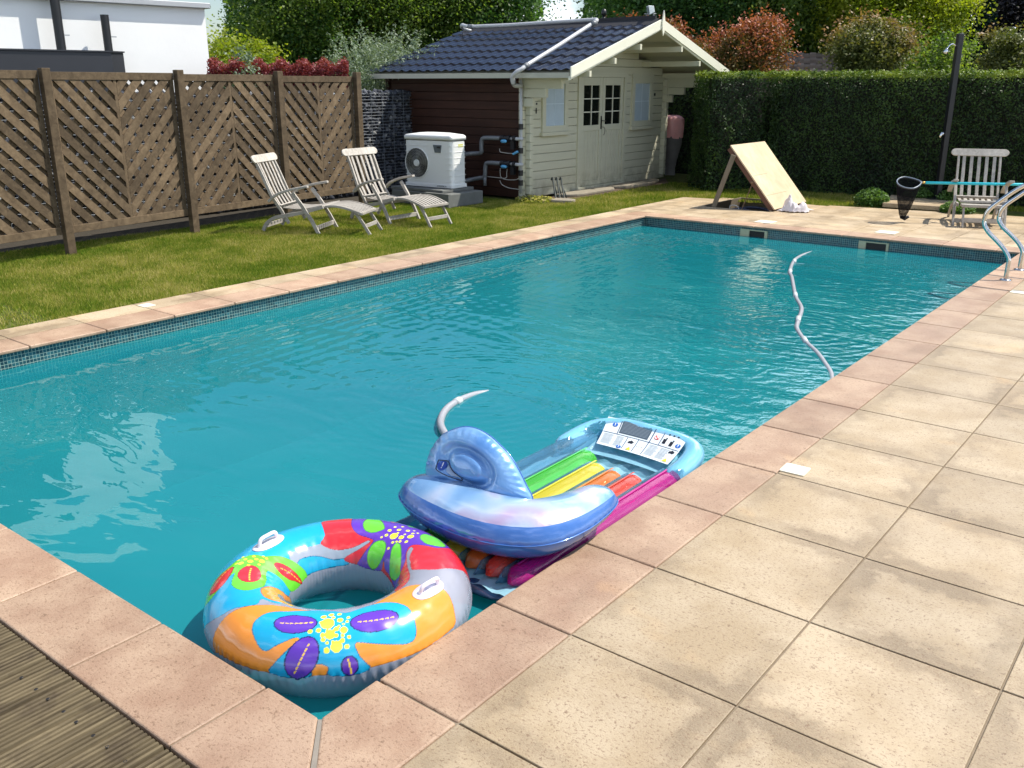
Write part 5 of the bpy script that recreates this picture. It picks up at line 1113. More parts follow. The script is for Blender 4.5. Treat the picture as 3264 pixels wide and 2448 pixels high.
def pill(bb, xc, w_, y0, y1, z0, h_, n=14, m_=22, taper=.09, flat=.8, base=-.02):
    """inflated lengthwise chamber"""
    vs = []
    for j in range(m_ + 1):
        t = j / m_; y = y0 + (y1 - y0) * t; e = min(y - y0, y1 - y) / taper; k = math.sqrt(max(0, 1 - (1 - min(1, e)) ** 2)); k = max(k, .02); pk = 1 + .035 * math.sin(j * 2.4) * (1 if e < 2.5 else .4)
        for i in range(n):
            a_ = 2 * math.pi * i / n; vs.append(Vector((xc + w_ / 2 * math.cos(a_) * (k ** .4) * pk, y, z0 + h_ * math.sin(a_) * k * (1 if math.sin(a_) > 0 else .6))) + MO)
    bb.add(vs, [(j * n + i, (j + 1) * n + i, (j + 1) * n + (i + 1) % n, j * n + (i + 1) % n) for j in range(m_) for i in range(n)] + [tuple(range(n)), tuple(m_ * n + i for i in range(n))[::-1]])
cols = [('green_tube', (.10, .62, .07), -.565, 2.38, .115), ('yellow_tube', (.82, .70, .04), -.43, 2.26, .115), ('orange_tube', (.85, .24, .03), -.31, 2.23, .105), ('coral_tube', (.85, .09, .05), -.20, 2.25, .10), ('magenta_tube', (.62, .015, .28), -.085, 2.42, .11)]
for nm, cc_, xc, yt, w_ in cols:
    b = MB(); pill(b, xc, w_ * 1.12, 1.05, yt, -.055, .055); o = b.build('tube', vinyl(nm, cc_, .40, .12, .012, 6), mt, smooth=True)
    b = MB(); vs = []
    for j in range(20):
        y = 1.12 + (yt - 1.16) * j / 19; vs += [Vector((xc - w_ * .36, y, -.016)) + MO, Vector((xc - w_ * .20, y, .0005)) + MO, Vector((xc - w_ * .08, y, .0025)) + MO]
    b.add(vs, [(3 * j + i, 3 * j + i + 1, 3 * j + 4 + i, 3 * j + 3 + i) for j in range(19) for i in range(2)]); b.build('colour_band', vinyl(nm + '_band', tuple(min(.9, q * 1.1 + .02) for q in cc_), .95, .25, .004), o, smooth=True)
    if xc > -.58:
        b = MB(); pill(b, xc - .058, .035, 1.03, yt + .03, -.06, .045); b.build('clear_seam', VCL, mt, smooth=True)
b = MB(); pill(b, -.715, .17, 1.0, 2.62, -.06, .07); b.build('side_chamber', VCL, mt, smooth=True)
b = MB(); pill(b, -.42, .72, .965, 1.06, -.10, .035, 20, 8, .05); b.build('foot_chamber', VNAVY, mt, smooth=True)
b = MB(); vs = []; nx, ny = 40, 50
for j in range(ny):
    for i in range(nx): x_, y_ = -.80 + .77 * i / (nx - 1), .99 + 1.6 * j / (ny - 1); vs.append(Vector((x_, y_, -.072 + .006 * math.sin(x_ * 60) + .004 * math.sin(y_ * 31 + x_ * 20))) + MO)
b.add(vs, [(j * nx + i, j * nx + i + 1, (j + 1) * nx + i + 1, (j + 1) * nx + i) for j in range(ny - 1) for i in range(nx - 1)]); b.build('base_sheet', vinyl('pale_base_vinyl', (.36, .66, .80), .55, .1, .03, 5), mt, smooth=True)
# pillow: three puffy chambers round a hollow, sticker on its inner slope
def blob(bb, path, r0, n=16, fl=.8):
    c_ = catmull(path, 8); k = len(c_); rs = [r0 * math.sqrt(max(.04, 1 - max(0, 1 - min(i, k - 1 - i) / 4.0) ** 2)) for i in range(k)]; s0 = len(bb.v); bb.tube([p + MO for p in c_], rs, n)
b = MB(); blob(b, [(-.745, 2.30, -.04), (-.735, 2.50, -.02), (-.68, 2.62, .0), (-.55, 2.68, .012), (-.38, 2.68, .014), (-.20, 2.67, .01), (-.10, 2.62, .0), (-.065, 2.48, -.02), (-.075, 2.30, -.05)], .058, 18); b.build('pillow', VCL, mt, smooth=True)
vs = []; b = MB(); nx, ny = 26, 14
for j in range(ny):
    for i in range(nx): u, w_ = i / (nx - 1), j / (ny - 1); vs.append(Vector((-.68 + .58 * u, 2.36 + .30 * w_, -.045 + .05 * w_ ** 2 + .015 * math.sin(u * 3.14) * (1 - w_))) + MO)
b.add(vs, [(j * nx + i, j * nx + i + 1, (j + 1) * nx + i + 1, (j + 1) * nx + i) for j in range(ny - 1) for i in range(nx - 1)]); b.build('pillow_hollow', vinyl('pale_hollow_vinyl', (.30, .60, .76), .50, .1, .03, 5), mt, smooth=True)
# sticker with pictograms: (u,v) in 0..1 mapped on the sloping inner face
S00, S10, S11, S01 = Vector((-.575, 2.42, .0)), Vector((-.13, 2.40, .0)), Vector((-.15, 2.66, .066)), Vector((-.655, 2.66, .066))
def sp2(u, v_, e=0):
    a_ = S00.lerp(S10, u); c_ = S01.lerp(S11, u); p = a_.lerp(c_, v_); p.z += -.012 * math.sin(math.pi * v_) + e; p.y += .012 * math.sin(u * math.pi); return p + MO
def patch(bb, u0, v0, u1, v1, e, n=10):
    vs = [sp2(u0 + (u1 - u0) * i / n, v0 + (v1 - v0) * j / 4, e) for j in range(5) for i in range(n + 1)]
    bb.add(vs, [(j * (n + 1) + i, j * (n + 1) + i + 1, (j + 1) * (n + 1) + i + 1, (j + 1) * (n + 1) + i) for j in range(4) for i in range(n)])
def disc(bb, u, v_, r_, e, n=20): bb.add([sp2(u + r_ * math.cos(2 * math.pi * i / n) * .62, v_ + r_ * 1.15 * math.sin(2 * math.pi * i / n), e) for i in range(n)], [tuple(range(n))])
b = MB(); patch(b, 0, 0, 1, 1, .001, 24); stc = b.build('printed_label', simple('label_white', (.62, .68, .70), .3, coat=.5), mt)
pal = {}
def ink(nm, c_):
    if nm not in pal: pal[nm] = simple('ink_' + nm, c_, .35, var=.02)
    return pal[nm]
b = MB(); patch(b, .20, .58, .57, .97, .003, 12); b.build('grey_block', ink('slate', (.05, .075, .10)), stc)
b = MB()
for k in range(9): patch(b, .215, .62 + k * .038, .555, .63 + k * .038, .004, 8)
b.build('small_print', ink('pale', (.22, .27, .32)), stc)
b = MB(); DK = ink('navy', (.02, .05, .12))
patch(b, .01, .52, .99, .535, .003, 20); patch(b, .60, .54, .612, .97, .003, 2); patch(b, .72, .54, .73, .97, .003, 2); patch(b, .18, .54, .19, .97, .003, 2); patch(b, .47, .04, .48, .52, .003, 2); patch(b, .60, .04, .61, .52, .003, 2); patch(b, .33, .04, .34, .5, .003, 2)
b.build('frame_lines', DK, stc)
b = MB()
for u0, u1 in ((.03, .17), (.20, .31), (.63, .76), (.78, .90)):
    b = MB()
    for k in range(10): patch(b, u0, .09 + k * .041, u1 - .02 * abs(math.sin(k * 2 + u0 * 9)), .103 + k * .041, .003, 3)
    b.build('small_print', ink('grey', (.25, .29, .33)), stc)
b = MB(); BL = ink('blue', (.01, .10, .42))
for u, v_ in ((.12, .80), (.95, .66), (.29, .08)): disc(b, u, v_, .052, .004)
split_loose(b.build('blue_disc', BL, stc))
b = MB(); WH = ink('white', (.8, .8, .8))
for u, v_ in ((.12, .80), (.95, .66), (.29, .08)): patch(b, u - .005, v_ - .01, u + .005, v_ + .04, .0055, 1); disc(b, u, v_ - .032, .009, .0055)
b.build('exclamation_marks', WH, stc)
b = MB(); disc(b, .665, .72, .05, .004); b.build('red_disc', ink('red', (.6, .05, .04)), stc)
b = MB(); disc(b, .665, .72, .038, .005); b.build('disc_centre', WH, stc)
b = MB(); b.add([sp2(.640, .76, .006), sp2(.648, .78, .006), sp2(.692, .68, .006), sp2(.684, .66, .006)], [(0, 1, 2, 3)]); b.build('red_bar', ink('red', (.6, .05, .04)), stc)
b = MB()
for u, v_ in ((.42, .12), (.93, .12)): b.add([sp2(u - .035, v_ - .07, .004), sp2(u + .035, v_ - .07, .004), sp2(u, v_ + .07, .004)], [(0, 1, 2)])
split_loose(b.build('yellow_triangle', ink('yellow', (.75, .62, .03)), stc))
b = MB(); BK = ink('black', (.01, .01, .015))
for u, v_ in ((.77, .68), (.86, .66)): patch(b, u - .02, v_ - .07, u + .02, v_ + .07, .004, 2); disc(b, u + .012, v_ + .1, .016, .004)
for u, v_ in ((.40, .36), (.93, .42)):
    b.add([sp2(u - .04, v_ - .02, .004), sp2(u + .0, v_ + .07, .004), sp2(u + .04, v_ + .02, .004), sp2(u + .02, v_ - .05, .004)], [(0, 1, 2, 3)]); patch(b, u - .03, v_ - .05, u - .015, v_ + .03, .004, 1)
for k in range(3): disc(b, .66 + .0, .62, .006, .004); disc(b, .79 + k * .055, .90, .018, .004); disc(b, .50 + k * .03, .28, .010, .004)
split_loose(b.build('pictogram', BK, stc))

# ---- blue inflatable seat lying on the mattress
seat = thing('inflatable_seat', 'shiny blue inflatable seat with arched back lying on the rainbow air mattress', 'inflatable seat', (-.4, 1.3, .1))
SO = Vector((.4, -1.3, -.1))
body = [((-.765, 1.30, .10), .05), ((-.75, 1.27, .10), .088), ((-.70, 1.235, .10), .115), ((-.61, 1.21, .10), .13), ((-.50, 1.195, .10), .14), ((-.358, 1.185, .10), .142), ((-.224, 1.205, .10), .142), ((-.125, 1.265, .10), .136), ((-.075, 1.375, .105), .120), ((-.055, 1.504, .11), .102), ((-.045, 1.59, .118), .088), ((-.04, 1.65, .122), .066), ((-.04, 1.69, .122), .03)]
cp = catmull([p for p, _ in body], 7); cr2 = [max(.006, q) for q in interp([r_ for _, r_ in body], 7)]
n = 40; vs = []; sid = []
for i, p in enumerate(cp):
    t = (cp[min(i + 1, len(cp) - 1)] - cp[max(i - 1, 0)]); t.z = 0; t.normalize(); sd = Vector((t.y, -t.x, 0)); r_ = cr2[i]
    for k in range(n):
        a_ = 2 * math.pi * k / n; seam = math.exp(-(min(a_, 2 * math.pi - a_) / .16) ** 2); wv = 1 + .022 * math.sin(i * 2.7) * math.exp(-(min(a_, 2 * math.pi - a_) / .5) ** 2)
        vs.append(p + SO + sd * (r_ * 1.12 * math.cos(a_) * wv + .004 * seam) + Vector((0, 0, 1)) * r_ * (.82 if math.sin(a_) > 0 else .80) * math.sin(a_))
m = NM('pearly_blue_vinyl'); v = m.coord(); fn_ = m.noise(m.mapping(v, (1.3, 1.3, 1.3)), 2.6, 2, .4, .5); c = m.ramp(fn_, [(.30, (.10, .28, .56)), (.45, (.27, .46, .70)), (.55, (.50, .60, .77)), (.66, (.50, .40, .58)), (.8, (.22, .32, .62))])
m.bsdf(c, .24, .35, .5, m.bump(m.noise(v, 7, 3), .006), Coat_Weight=.8, Coat_Roughness=.07); MPEARL = m.m
m = NM('deep_blue_vinyl'); m.bsdf(m.mix(m.noise(m.coord(), 6, 3), (.035, .12, .40), (.07, .19, .50)), .25, .2, .5, m.bump(m.noise(m.coord(), 9, 3), .004), Coat_Weight=.6, Coat_Roughness=.08); MDEEP = m.m
b = MB(); L_n = len(cp)
b.add(vs, [(i * n + k, (i + 1) * n + k, (i + 1) * n + (k + 1) % n, i * n + (k + 1) % n) for i in range(L_n - 1) for k in range(n)])
b.mi = [0 if (4 <= k < n // 2) else 1 for i in range(L_n - 1) for k in range(n)]
b.build('seat_body', [MPEARL, MDEEP], seat, smooth=True)
b = MB(); b.tube([p + SO + Vector(((cp[min(i + 1, L_n - 1)] - cp[max(i - 1, 0)]).normalized().y, -(cp[min(i + 1, L_n - 1)] - cp[max(i - 1, 0)]).normalized().x, 0)) * (cr2[i] * 1.12 + .006) for i, p in enumerate(cp)], .003, 6); b.build('welded_seam', MDEEP, seat, smooth=True)
# arched pillow
AN = Vector((.135, -.96, .247)).normalized()
ARCH = [Vector(p) for p in ((-.719, 1.257, .165), (-.730, 1.272, .238), (-.713, 1.293, .307), (-.667, 1.315, .369), (-.586, 1.338, .414), (-.514, 1.35, .423), (-.439, 1.356, .405), (-.378, 1.357, .374), (-.322, 1.356, .337), (-.271, 1.35, .287), (-.228, 1.343, .236), (-.190, 1.336, .191), (-.200, 1.327, .158), (-.276, 1.307, .132), (-.369, 1.296, .138), (-.518, 1.283, .160), (-.631, 1.269, .165))]
ol = catmull(ARCH, 7, True); ctr_ = Vector((-.46, 1.312, .265)); N_ = len(ol); rings = 22; back = -AN * .045
vs = []; fs = []
def prof_t(s_): return .082 * max(0, 1 - s_ ** 2.4) ** .5
INC = Vector((-.49, 1.31, .268))
for side in (1, -1):
    base_i = len(vs)
    for j in range(rings + 1):
        s_ = math.sin(j / rings * math.pi / 2) if j else .0
        for i, q in enumerate(ol):
            p = ctr_.lerp(q, s_); pu = 1 + .10 * math.sin(i * 1.65) * max(0, s_ - .75) * 4
            th_ = prof_t(s_) * pu
            if side == 1:
                rel = p - INC; ux, uz = (rel.x * .97 + rel.z * -.25) / .118, (rel.z * .97 + rel.x * .25) / .066; rad = math.hypot(ux, uz); th_ -= .036 * math.exp(-((rad - 1.0) / .22) ** 2)
            vs.append(p + AN * th_ * (1 if side == 1 else -1) * (1.0 if side == 1 else .75) + SO + back * 0)
    for j in range(rings):
        for i in range(N_):
            q = (base_i + j * N_ + i, base_i + j * N_ + (i + 1) % N_, base_i + (j + 1) * N_ + (i + 1) % N_, base_i + (j + 1) * N_ + i); fs.append(q if side == 1 else q[::-1])
m = NM('powder_blue_vinyl'); v = m.coord(); c = m.mix(m.mr(m.noise(v, 5, 2), .35, .65), (.09, .24, .54), (.22, .42, .70))
m.bsdf(c, .27, .25, .5, m.bump(m.noise(v, 9, 3), .005), Coat_Weight=.7, Coat_Roughness=.08); MPOW = m.m
b = MB(); b.add(vs, fs); bk = b.build('arched_back', MPOW, seat, smooth=True)
b = MB(); b.tube([q + SO for q in ol], .0035, 6, closed=True); b.build('welded_seam', MDEEP, bk, smooth=True)
b = MB(); vv = ctr_ + AN * .0; b.tube([Vector((-.70, 1.275, .238)) + SO + AN * .030, Vector((-.70, 1.275, .238)) + SO + AN * .046], [.011, .008], 14); b.build('air_valve', MPOW, bk, smooth=True)
# printed warning mark on the pillow
e1, e2 = Vector((.97, .13, -.02)).normalized(), None; e1 = (e1 - AN * e1.dot(AN)).normalized(); e2 = AN.cross(e1) * -1
if e2.z < 0: e2 = -e2
from mathutils.bvhtree import BVHTree
bv = BVHTree.FromPolygons([tuple(q) for q in vs], fs)
wc = Vector((-.605, 1.29, .238)) + SO
def onp(u, v_, e=.0012):
    o_ = wc + e1 * u + e2 * v_ + AN * .3; h_ = bv.ray_cast(o_, -AN, 1.0); return (h_[0] if h_[0] is not None else wc) + AN * e
def flatpoly(bb, pts, e=.0012): bb.add([onp(u, v_, e) for u, v_ in pts], [tuple(range(len(pts)))])
def strip(bb, pts, w_, e=.0016, closed=True):
    pp = []
    for i_ in range(len(pts)):
        a0, a1 = pts[i_], pts[(i_ + 1) % len(pts)]
        for t_ in range(6): pp.append((a0[0] + (a1[0] - a0[0]) * t_ / 6, a0[1] + (a1[1] - a0[1]) * t_ / 6))
    P_ = [onp(u, v_, e) for u, v_ in pp]; bb.tube(P_, w_, 6, closed=closed)
b = MB(); strip(b, [(-.030, .030), (.010, .030), (.022, .020), (.032, .004), (.060, -.012), (.082, -.026), (.090, -.038), (.070, -.036), (.030, -.028), (-.020, -.018), (-.036, -.012)], .0020, .002); mk = b.build('warning_print', simple('ink_black', (.01, .01, .02), .4), bk)
b = MB(); flatpoly(b, [(-.010 + .020 * math.cos(a_ * math.pi / 10), .008 + .020 * math.sin(a_ * math.pi / 10)) for a_ in range(20)], .003); b.build('blue_disc', simple('ink_blue', (.01, .06, .35), .4), mk)
b = MB(); flatpoly(b, [(-.010, .024), (-.005, .024), (-.006, .006), (-.009, .006)], .0045); flatpoly(b, [(-.0095, .003), (-.0055, .003), (-.0055, -.001), (-.0095, -.001)], .0045); b.build('exclamation_mark', WH, mk)
b = MB(); flatpoly(b, [(.012, .016), (.030, .002), (.060, -.016), (.078, -.028), (.040, -.024), (.015, -.010)], .0025); b.build('pictogram', simple('ink_pale', (.35, .45, .6), .4), mk)
# ================================================================== HEDGES, TREES
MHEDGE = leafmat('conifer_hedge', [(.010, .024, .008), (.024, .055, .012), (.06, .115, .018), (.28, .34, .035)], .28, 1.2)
MCORE = simple('dark_twigs', (.010, .012, .007), .95, var=.3)
def hedge(name, label, foot, h_, seed, leaf=.042, dens=2600):
    """clipped hedge over a footprint polygon (counter-clockwise)"""
    g = np.random.default_rng(seed); o = thing(name, label, 'hedge', (0, 0, 0)); n = len(foot); Ps, Ns, lvs = [], [], []
    for i in range(n):
        (ax, ay), (bx, by) = foot[i], foot[(i + 1) % n]; L = math.hypot(bx - ax, by - ay); k = int(L * h_ * dens); t = g.random(k); z = g.random(k) * h_; nx_, ny_ = (by - ay) / L, -(bx - ax) / L
        bump_ = .035 * np.sin(t * L * 5.3 + seed) * np.sin(z * 4.1) + .02 * np.sin(t * L * 13 + z * 9); dpt = -np.abs(g.normal(size=k)) * .045 + bump_
        Ps.append(np.stack([ax + (bx - ax) * t + nx_ * dpt, ay + (by - ay) * t + ny_ * dpt, z], 1)); Ns.append(np.tile([nx_, ny_, .35], (k, 1))); lvs.append(np.clip(.30 + .14 * np.sin(t * L * 1.3 + seed) * np.sin(z * 2.1 + 1) + .40 * (g.random(k) - .3) + 2.6 * dpt + .70 * np.clip((z - h_ + .16) / .16, 0, 1), 0, 1))  # leaves lighten at the top edge: sunlit fringe painted into their tone
    xs_ = [p[0] for p in foot]; ys_ = [p[1] for p in foot]; A = (max(xs_) - min(xs_)) * (max(ys_) - min(ys_)); k = int(A * dens * .8); X = g.uniform(min(xs_), max(xs_), k); Y = g.uniform(min(ys_), max(ys_), k)
    ok = inside([(a_, c_) for a_, c_ in foot], X, Y); X, Y = X[ok], Y[ok]; k = len(X)
    Ps.append(np.stack([X, Y, h_ + g.normal(size=k) * .022 + .02 * np.sin(X * 6) * np.sin(Y * 5)], 1)); Ns.append(np.tile([0, 0, 1.0], (k, 1))); lvs.append(np.clip(.95 + .3 * (g.random(k) - .5), 0, 1))  # top leaves toned near the lightest stop to paint in the sun's glow
    for i in range(n):      # stray shoots along the top edge
        (ax, ay), (bx, by) = foot[i], foot[(i + 1) % n]; L = math.hypot(bx - ax, by - ay); ks = int(L * 16)
        for q_ in range(ks):
            t = g.random(); hh_ = g.uniform(.02, .09); kk = 12; tt = g.random(kk); Ps.append(np.stack([ax + (bx - ax) * t + g.normal(size=kk) * .012 + tt * g.normal() * .03, ay + (by - ay) * t + g.normal(size=kk) * .012, h_ + tt * hh_], 1)); Ns.append(np.tile([0, 0, 1.0], (kk, 1))); lvs.append(np.full(kk, .85))
    P = np.concatenate(Ps); Nn = np.concatenate(Ns); lv = np.concatenate(lvs)
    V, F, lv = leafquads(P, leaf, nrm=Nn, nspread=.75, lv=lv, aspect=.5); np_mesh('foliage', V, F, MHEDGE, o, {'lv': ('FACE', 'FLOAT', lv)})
    b = MB(); cx, cy = sum(xs_) / n, sum(ys_) / n; kx = 1 - .3 / max(.5, max(xs_) - min(xs_)); ky = .72; q = [(cx + (a_ - cx) * kx * (.8 if kx < .9 else 1), cy + (c_ - cy) * ky) for a_, c_ in foot]; b.prism(q, -.03, h_ - .07); b.build('branches', MCORE, o); return o
hedge('clipped_hedge', 'long dark clipped conifer hedge behind the far terrace and shower', [(-5.1, 14.86), (3.2, 14.86), (3.2, 16.0), (-5.1, 16.0)], 1.985, 1)
hedge('clipped_hedge', 'short sunlit end block of clipped conifer hedge right of the cream shed', [(-6.32, 14.27), (-5.78, 13.92), (-5.14, 14.84), (-5.14, 16.0), (-6.6, 16.3)], 1.985, 2)

hedge('clipped_hedge', 'dark tall hedge glimpsed through the gap between the shed and the hedge block', [(-9.6, 16.75), (-6.2, 16.75), (-6.2, 17.3), (-9.6, 17.3)], 2.1, 3, .06, 1500)

def woodytree(b, base, h_, r0, seed, nb=7, lean=0, spread=1.0, z0=.35):
    g = random.Random(seed); pts = [Vector(base)]; n = 7
    for i in range(1, n + 1): pts.append(Vector((base[0] + lean * i / n + g.uniform(-.08, .08) * h_ * .1, base[1] + g.uniform(-.08, .08) * h_ * .1, base[2] + h_ * i / n)))
    b.tube(catmull(pts, 3), [r0 * (1 - .85 * i / (3 * n)) for i in range(3 * n + 1)], 9)
    for k in range(nb):
        t = z0 + (1 - z0) * (k + .5) / nb * .95; p = Vector(base).lerp(pts[-1], t); a_ = g.uniform(0, 6.28); L = spread * h_ * .28 * (1.15 - t); q = [p, p + Vector((math.cos(a_) * L * .5, math.sin(a_) * L * .5, L * .30)), p + Vector((math.cos(a_ + .2) * L, math.sin(a_ + .2) * L, L * .75))]
        b.tube(catmull(q, 3), [r0 * .38 * (1 - t * .5) * (1 - .12 * i) for i in range(7)], 6)
MBARK = simple('grey_brown_bark', (.055, .045, .035), .95, var=.35, scale=10, bump=.01)
def tree(name, label, x, y, h_, rad, mat, seed, nleaf, leaf, trunk=.16, zc=None, rz_=None, nclump=90, cs=.38, cat='tree', group=None, shell=.45, asp=.6, lean=0, woody=True, lowdense=None, spread=1.0, z0=.35):
    o = thing(name, label, cat, (x, y, 0), 0, group); zc = h_ * .6 if zc is None else zc; rz_ = h_ * .45 if rz_ is None else rz_
    P, lv, cc = crown_pts((0, 0, zc), (rad, rad, rz_), nclump, nleaf, cs, shell=shell, seed=seed); ok = P[:, 2] > .05; P, lv = P[ok], lv[ok]
    V, F, lv = leafquads(P, leaf, lv=lv, aspect=asp); np_mesh('crown', V, F, mat, o, {'lv': ('FACE', 'FLOAT', lv)})
    if woody: b = MB(); woodytree(b, (0, 0, -.05), h_ * .85, trunk, seed, spread=spread, lean=lean, z0=z0); b.build('trunk', MBARK, o, smooth=True)
    return o
LG = leafmat('mid_green_leaves', [(.03, .065, .018), (.085, .15, .034), (.18, .25, .06), (.34, .38, .11)], .55, .5)
LD = leafmat('dark_green_leaves', [(.016, .05, .02), (.045, .11, .036), (.10, .20, .055), (.20, .31, .085)], .5, .5)
LY = leafmat('yellow_green_leaves', [(.06, .11, .01), (.16, .22, .015), (.30, .33, .03), (.45, .44, .06)], .5, .7)
LO = leafmat('silvery_olive_leaves', [(.05, .085, .055), (.12, .17, .11), (.22, .28, .19), (.32, .37, .27)], .25, .9)
LR = leafmat('red_tipped_leaves', [(.03, .07, .016), (.07, .12, .025), (.14, .14, .035), (.28, .08, .04), (.48, .16, .09)], .3, 1.1)
LBR = leafmat('bronze_green_leaves', [(.035, .06, .015), (.08, .11, .025), (.17, .17, .05), (.30, .15, .07)], .3, 1.1)
LP = leafmat('purple_red_leaves', [(.03, .006, .010), (.09, .014, .022), (.20, .03, .04), (.30, .07, .07)], .3, 1.4)
LC = leafmat('blue_green_conifer', [(.006, .020, .014), (.014, .040, .028), (.03, .075, .05)], .2, .6)
def bushy(name, label, x, y, h_, rad, mat, seed, nleaf, leaf, cat='shrub', group=None, **k):
    kk = dict(zc=h_ * .55, rz_=h_ * .5, nclump=46, cs=.22, trunk=.05, shell=.35); kk.update(k)
    return tree(name, label, x, y, h_, rad, mat, seed, nleaf, leaf, cat=cat, group=group, **kk)
# left, beyond the fence
tree('yellow_leaved_tree', 'yellow-green leafy tree right beside the white house', -15.85, 11.35, 2.95, 1.15, LY, 1, 20000, .08, zc=1.75, rz_=1.12, nclump=80, cs=.19, shell=.3)
tree('yellow_leaved_tree', 'taller pale yellow-green tree close behind the corner of the white house', -18.0, 11.2, 3.4, .6, LY, 2, 6000, .08, zc=2.2, rz_=1.1, nclump=60, cs=.25, shell=.3)
bushy('olive_bush', 'small grey-green bush below the yellow tree by the white house', -11.35, 8.20, 2.22, .34, LO, 3, 5000, .05, cs=.08)
hedge_p = thing('purple_hedge', 'clipped red-purple barberry hedge showing above the lattice fence', 'hedge', (-11.6, 9.0, 0))
g = np.random.default_rng(5); k = 24000; A_, B_ = np.array([-12.15, 8.15]), np.array([-10.65, 9.9]); t = g.random(k); w_ = g.uniform(-.28, .28, k); dv = (B_ - A_) / np.linalg.norm(B_ - A_); z = 2.17 * g.random(k) ** .35 + .05 * np.sin(t * 40) + g.normal(size=k) * .03
P = np.stack([A_[0] + (B_[0] - A_[0]) * t + dv[1] * w_ + 11.6, A_[1] + (B_[1] - A_[1]) * t - dv[0] * w_ - 9.0, z], 1); V, F, lv = leafquads(P, .05, lv=np.clip((z - 1.55) / .65 + .3 * (g.random(k) - .5), 0, 1)); np_mesh('foliage', V, F, LP, hedge_p, {'lv': ('FACE', 'FLOAT', lv)})
o = thing('olive_bush', 'large silvery olive bush with upright shoots beside the shed roof', 'shrub', (-9.35, 8.9, 0)); o.location = (-11.55, 11.6, 0)
P, lv, cc = crown_pts((0, 0, 1.45), (1.15, 1.15, 1.15), 70, 22000, .17, shell=.3, seed=6)
g = np.random.default_rng(8); sh = []
for i in range(130):
    a_ = g.uniform(0, 6.28); r_ = 1.2 * math.sqrt(g.random()); z_ = 2.35 - .75 * (r_ / 1.2) ** 2; L = g.uniform(.25, .75); kk = 44; tt = g.random(kk); sh.append(np.stack([r_ * math.cos(a_) + tt * L * .35 * math.cos(a_) + g.normal(size=kk) * .025, r_ * math.sin(a_) + tt * L * .35 * math.sin(a_) + g.normal(size=kk) * .025, z_ + tt * L], 1))
P = np.concatenate([P] + sh); V, F, lv = leafquads(P, .062, lv=np.clip(g.random(len(P)) * .7 + (P[:, 2] - 1.2) * .18, 0, 1), aspect=.32); np_mesh('crown', V, F, LO, o, {'lv': ('FACE', 'FLOAT', lv)}); b = MB(); woodytree(b, (0, 0, -.05), 2.0, .06, 3); b.build('trunk', MBARK, o)
T_ = lambda n_, lab, x, y, h_, rad, mat, seed, nl, leaf, **k: tree(n_, lab, x, y, h_, rad, mat, seed, nl, leaf, **k)
T_('birch_tree', 'tall airy green tree straight behind the purple hedge, left of the olive bush', -31.72, 26.55, 7.4, 3.0, LG, 11, 24000, .14, zc=5.4, rz_=2.2, nclump=110, cs=.42, trunk=.30, z0=.16, spread=.9)
T_('birch_tree', 'tall shadowy tree between the yellow tree and the forked trunk', -32.4, 26.8, 7.2, 1.8, LD, 12, 26000, .14, zc=4.2, rz_=3.2, nclump=150, cs=.6, trunk=.22, z0=.2)
T_('birch_tree', 'tall tree with sunlit yellow-green twigs above the left end of the shed roof', -32.52, 32.25, 8.2, 4.0, LG, 13, 46000, .15, zc=6.0, rz_=2.3, nclump=170, cs=.6, trunk=.26, z0=.15)
T_('weeping_tree', 'drooping green tree above the middle of the shed roof', -31.1, 33.3, 8.0, 3.8, LG, 14, 60000, .15, zc=4.6, rz_=3.6, nclump=160, cs=.6)
T_('weeping_tree', 'dark drooping tree just left of the bright sky gap over the shed', -28.21, 35.04, 9.0, 2.0, LD, 15, 40000, .14, zc=4.8, rz_=4.2, nclump=150, cs=.5)
T_('dark_tree', 'dark tree just right of the bright sky gap over the shed', -14.3, 26.6, 8.5, 1.5, LD, 16, 46000, .11, zc=4.6, rz_=4.0, nclump=150, cs=.45)
T_('dark_tree', 'dark evergreen behind the floodlight on the shed ridge', -12.2, 24.4, 9.5, 2.6, LD, 17, 60000, .12, zc=5.2, rz_=4.6, nclump=170, cs=.48)
T_('dark_tree', 'dark evergreen between the shed gable and the round red shrub', -10.3, 23.5, 9.5, 2.2, LD, 18, 50000, .12, zc=5.2, rz_=4.6, nclump=150, cs=.45)
T_('green_tree', 'fresh mid-green tree behind the brown tiled roof', -7.9, 24.6, 6.2, 2.7, LG, 19, 70000, .11, zc=3.6, rz_=3.0, nclump=190, cs=.45)
T_('green_tree', 'bright yellow-green tree to the right of the brown tiled roof', -5.2, 21.9, 5.2, 1.55, LY, 20, 34000, .085, zc=3.0, rz_=2.2, nclump=85, cs=.26, shell=.3)
T_('green_tree', 'yellow-green tree top over the bronze shrub', -6.3, 23.0, 6.4, 1.4, LY, 21, 22000, .095, zc=4.6, rz_=1.9, nclump=70, cs=.3)
for i, (x, y, h_, lab) in enumerate(((-5.75, 27.0, 4.1, 'left one of the two narrow blue-green conifers'), (-4.6, 27.6, 4.4, 'right one of the two narrow blue-green conifers'))):
    o = thing('narrow_conifer', lab, 'conifer', (x, y, 0), 0, 'narrow conifers behind the shower'); g = np.random.default_rng(30 + i); k = 16000; z = h_ * g.random(k) ** .8; r_ = (.95 * (1 - z / h_) + .06) * (.55 + .45 * g.random(k)); a_ = g.uniform(0, 6.28, k); P = np.stack([r_ * np.cos(a_), r_ * np.sin(a_), z], 1)
    V, F, lv = leafquads(P, .11, up=.1); np_mesh('crown', V, F, LC, o, {'lv': ('FACE', 'FLOAT', lv)}); b = MB(); b.tube([(0, 0, 0), (0, 0, h_ * .95)], [.08, .01], 7); b.build('trunk', MBARK, o)
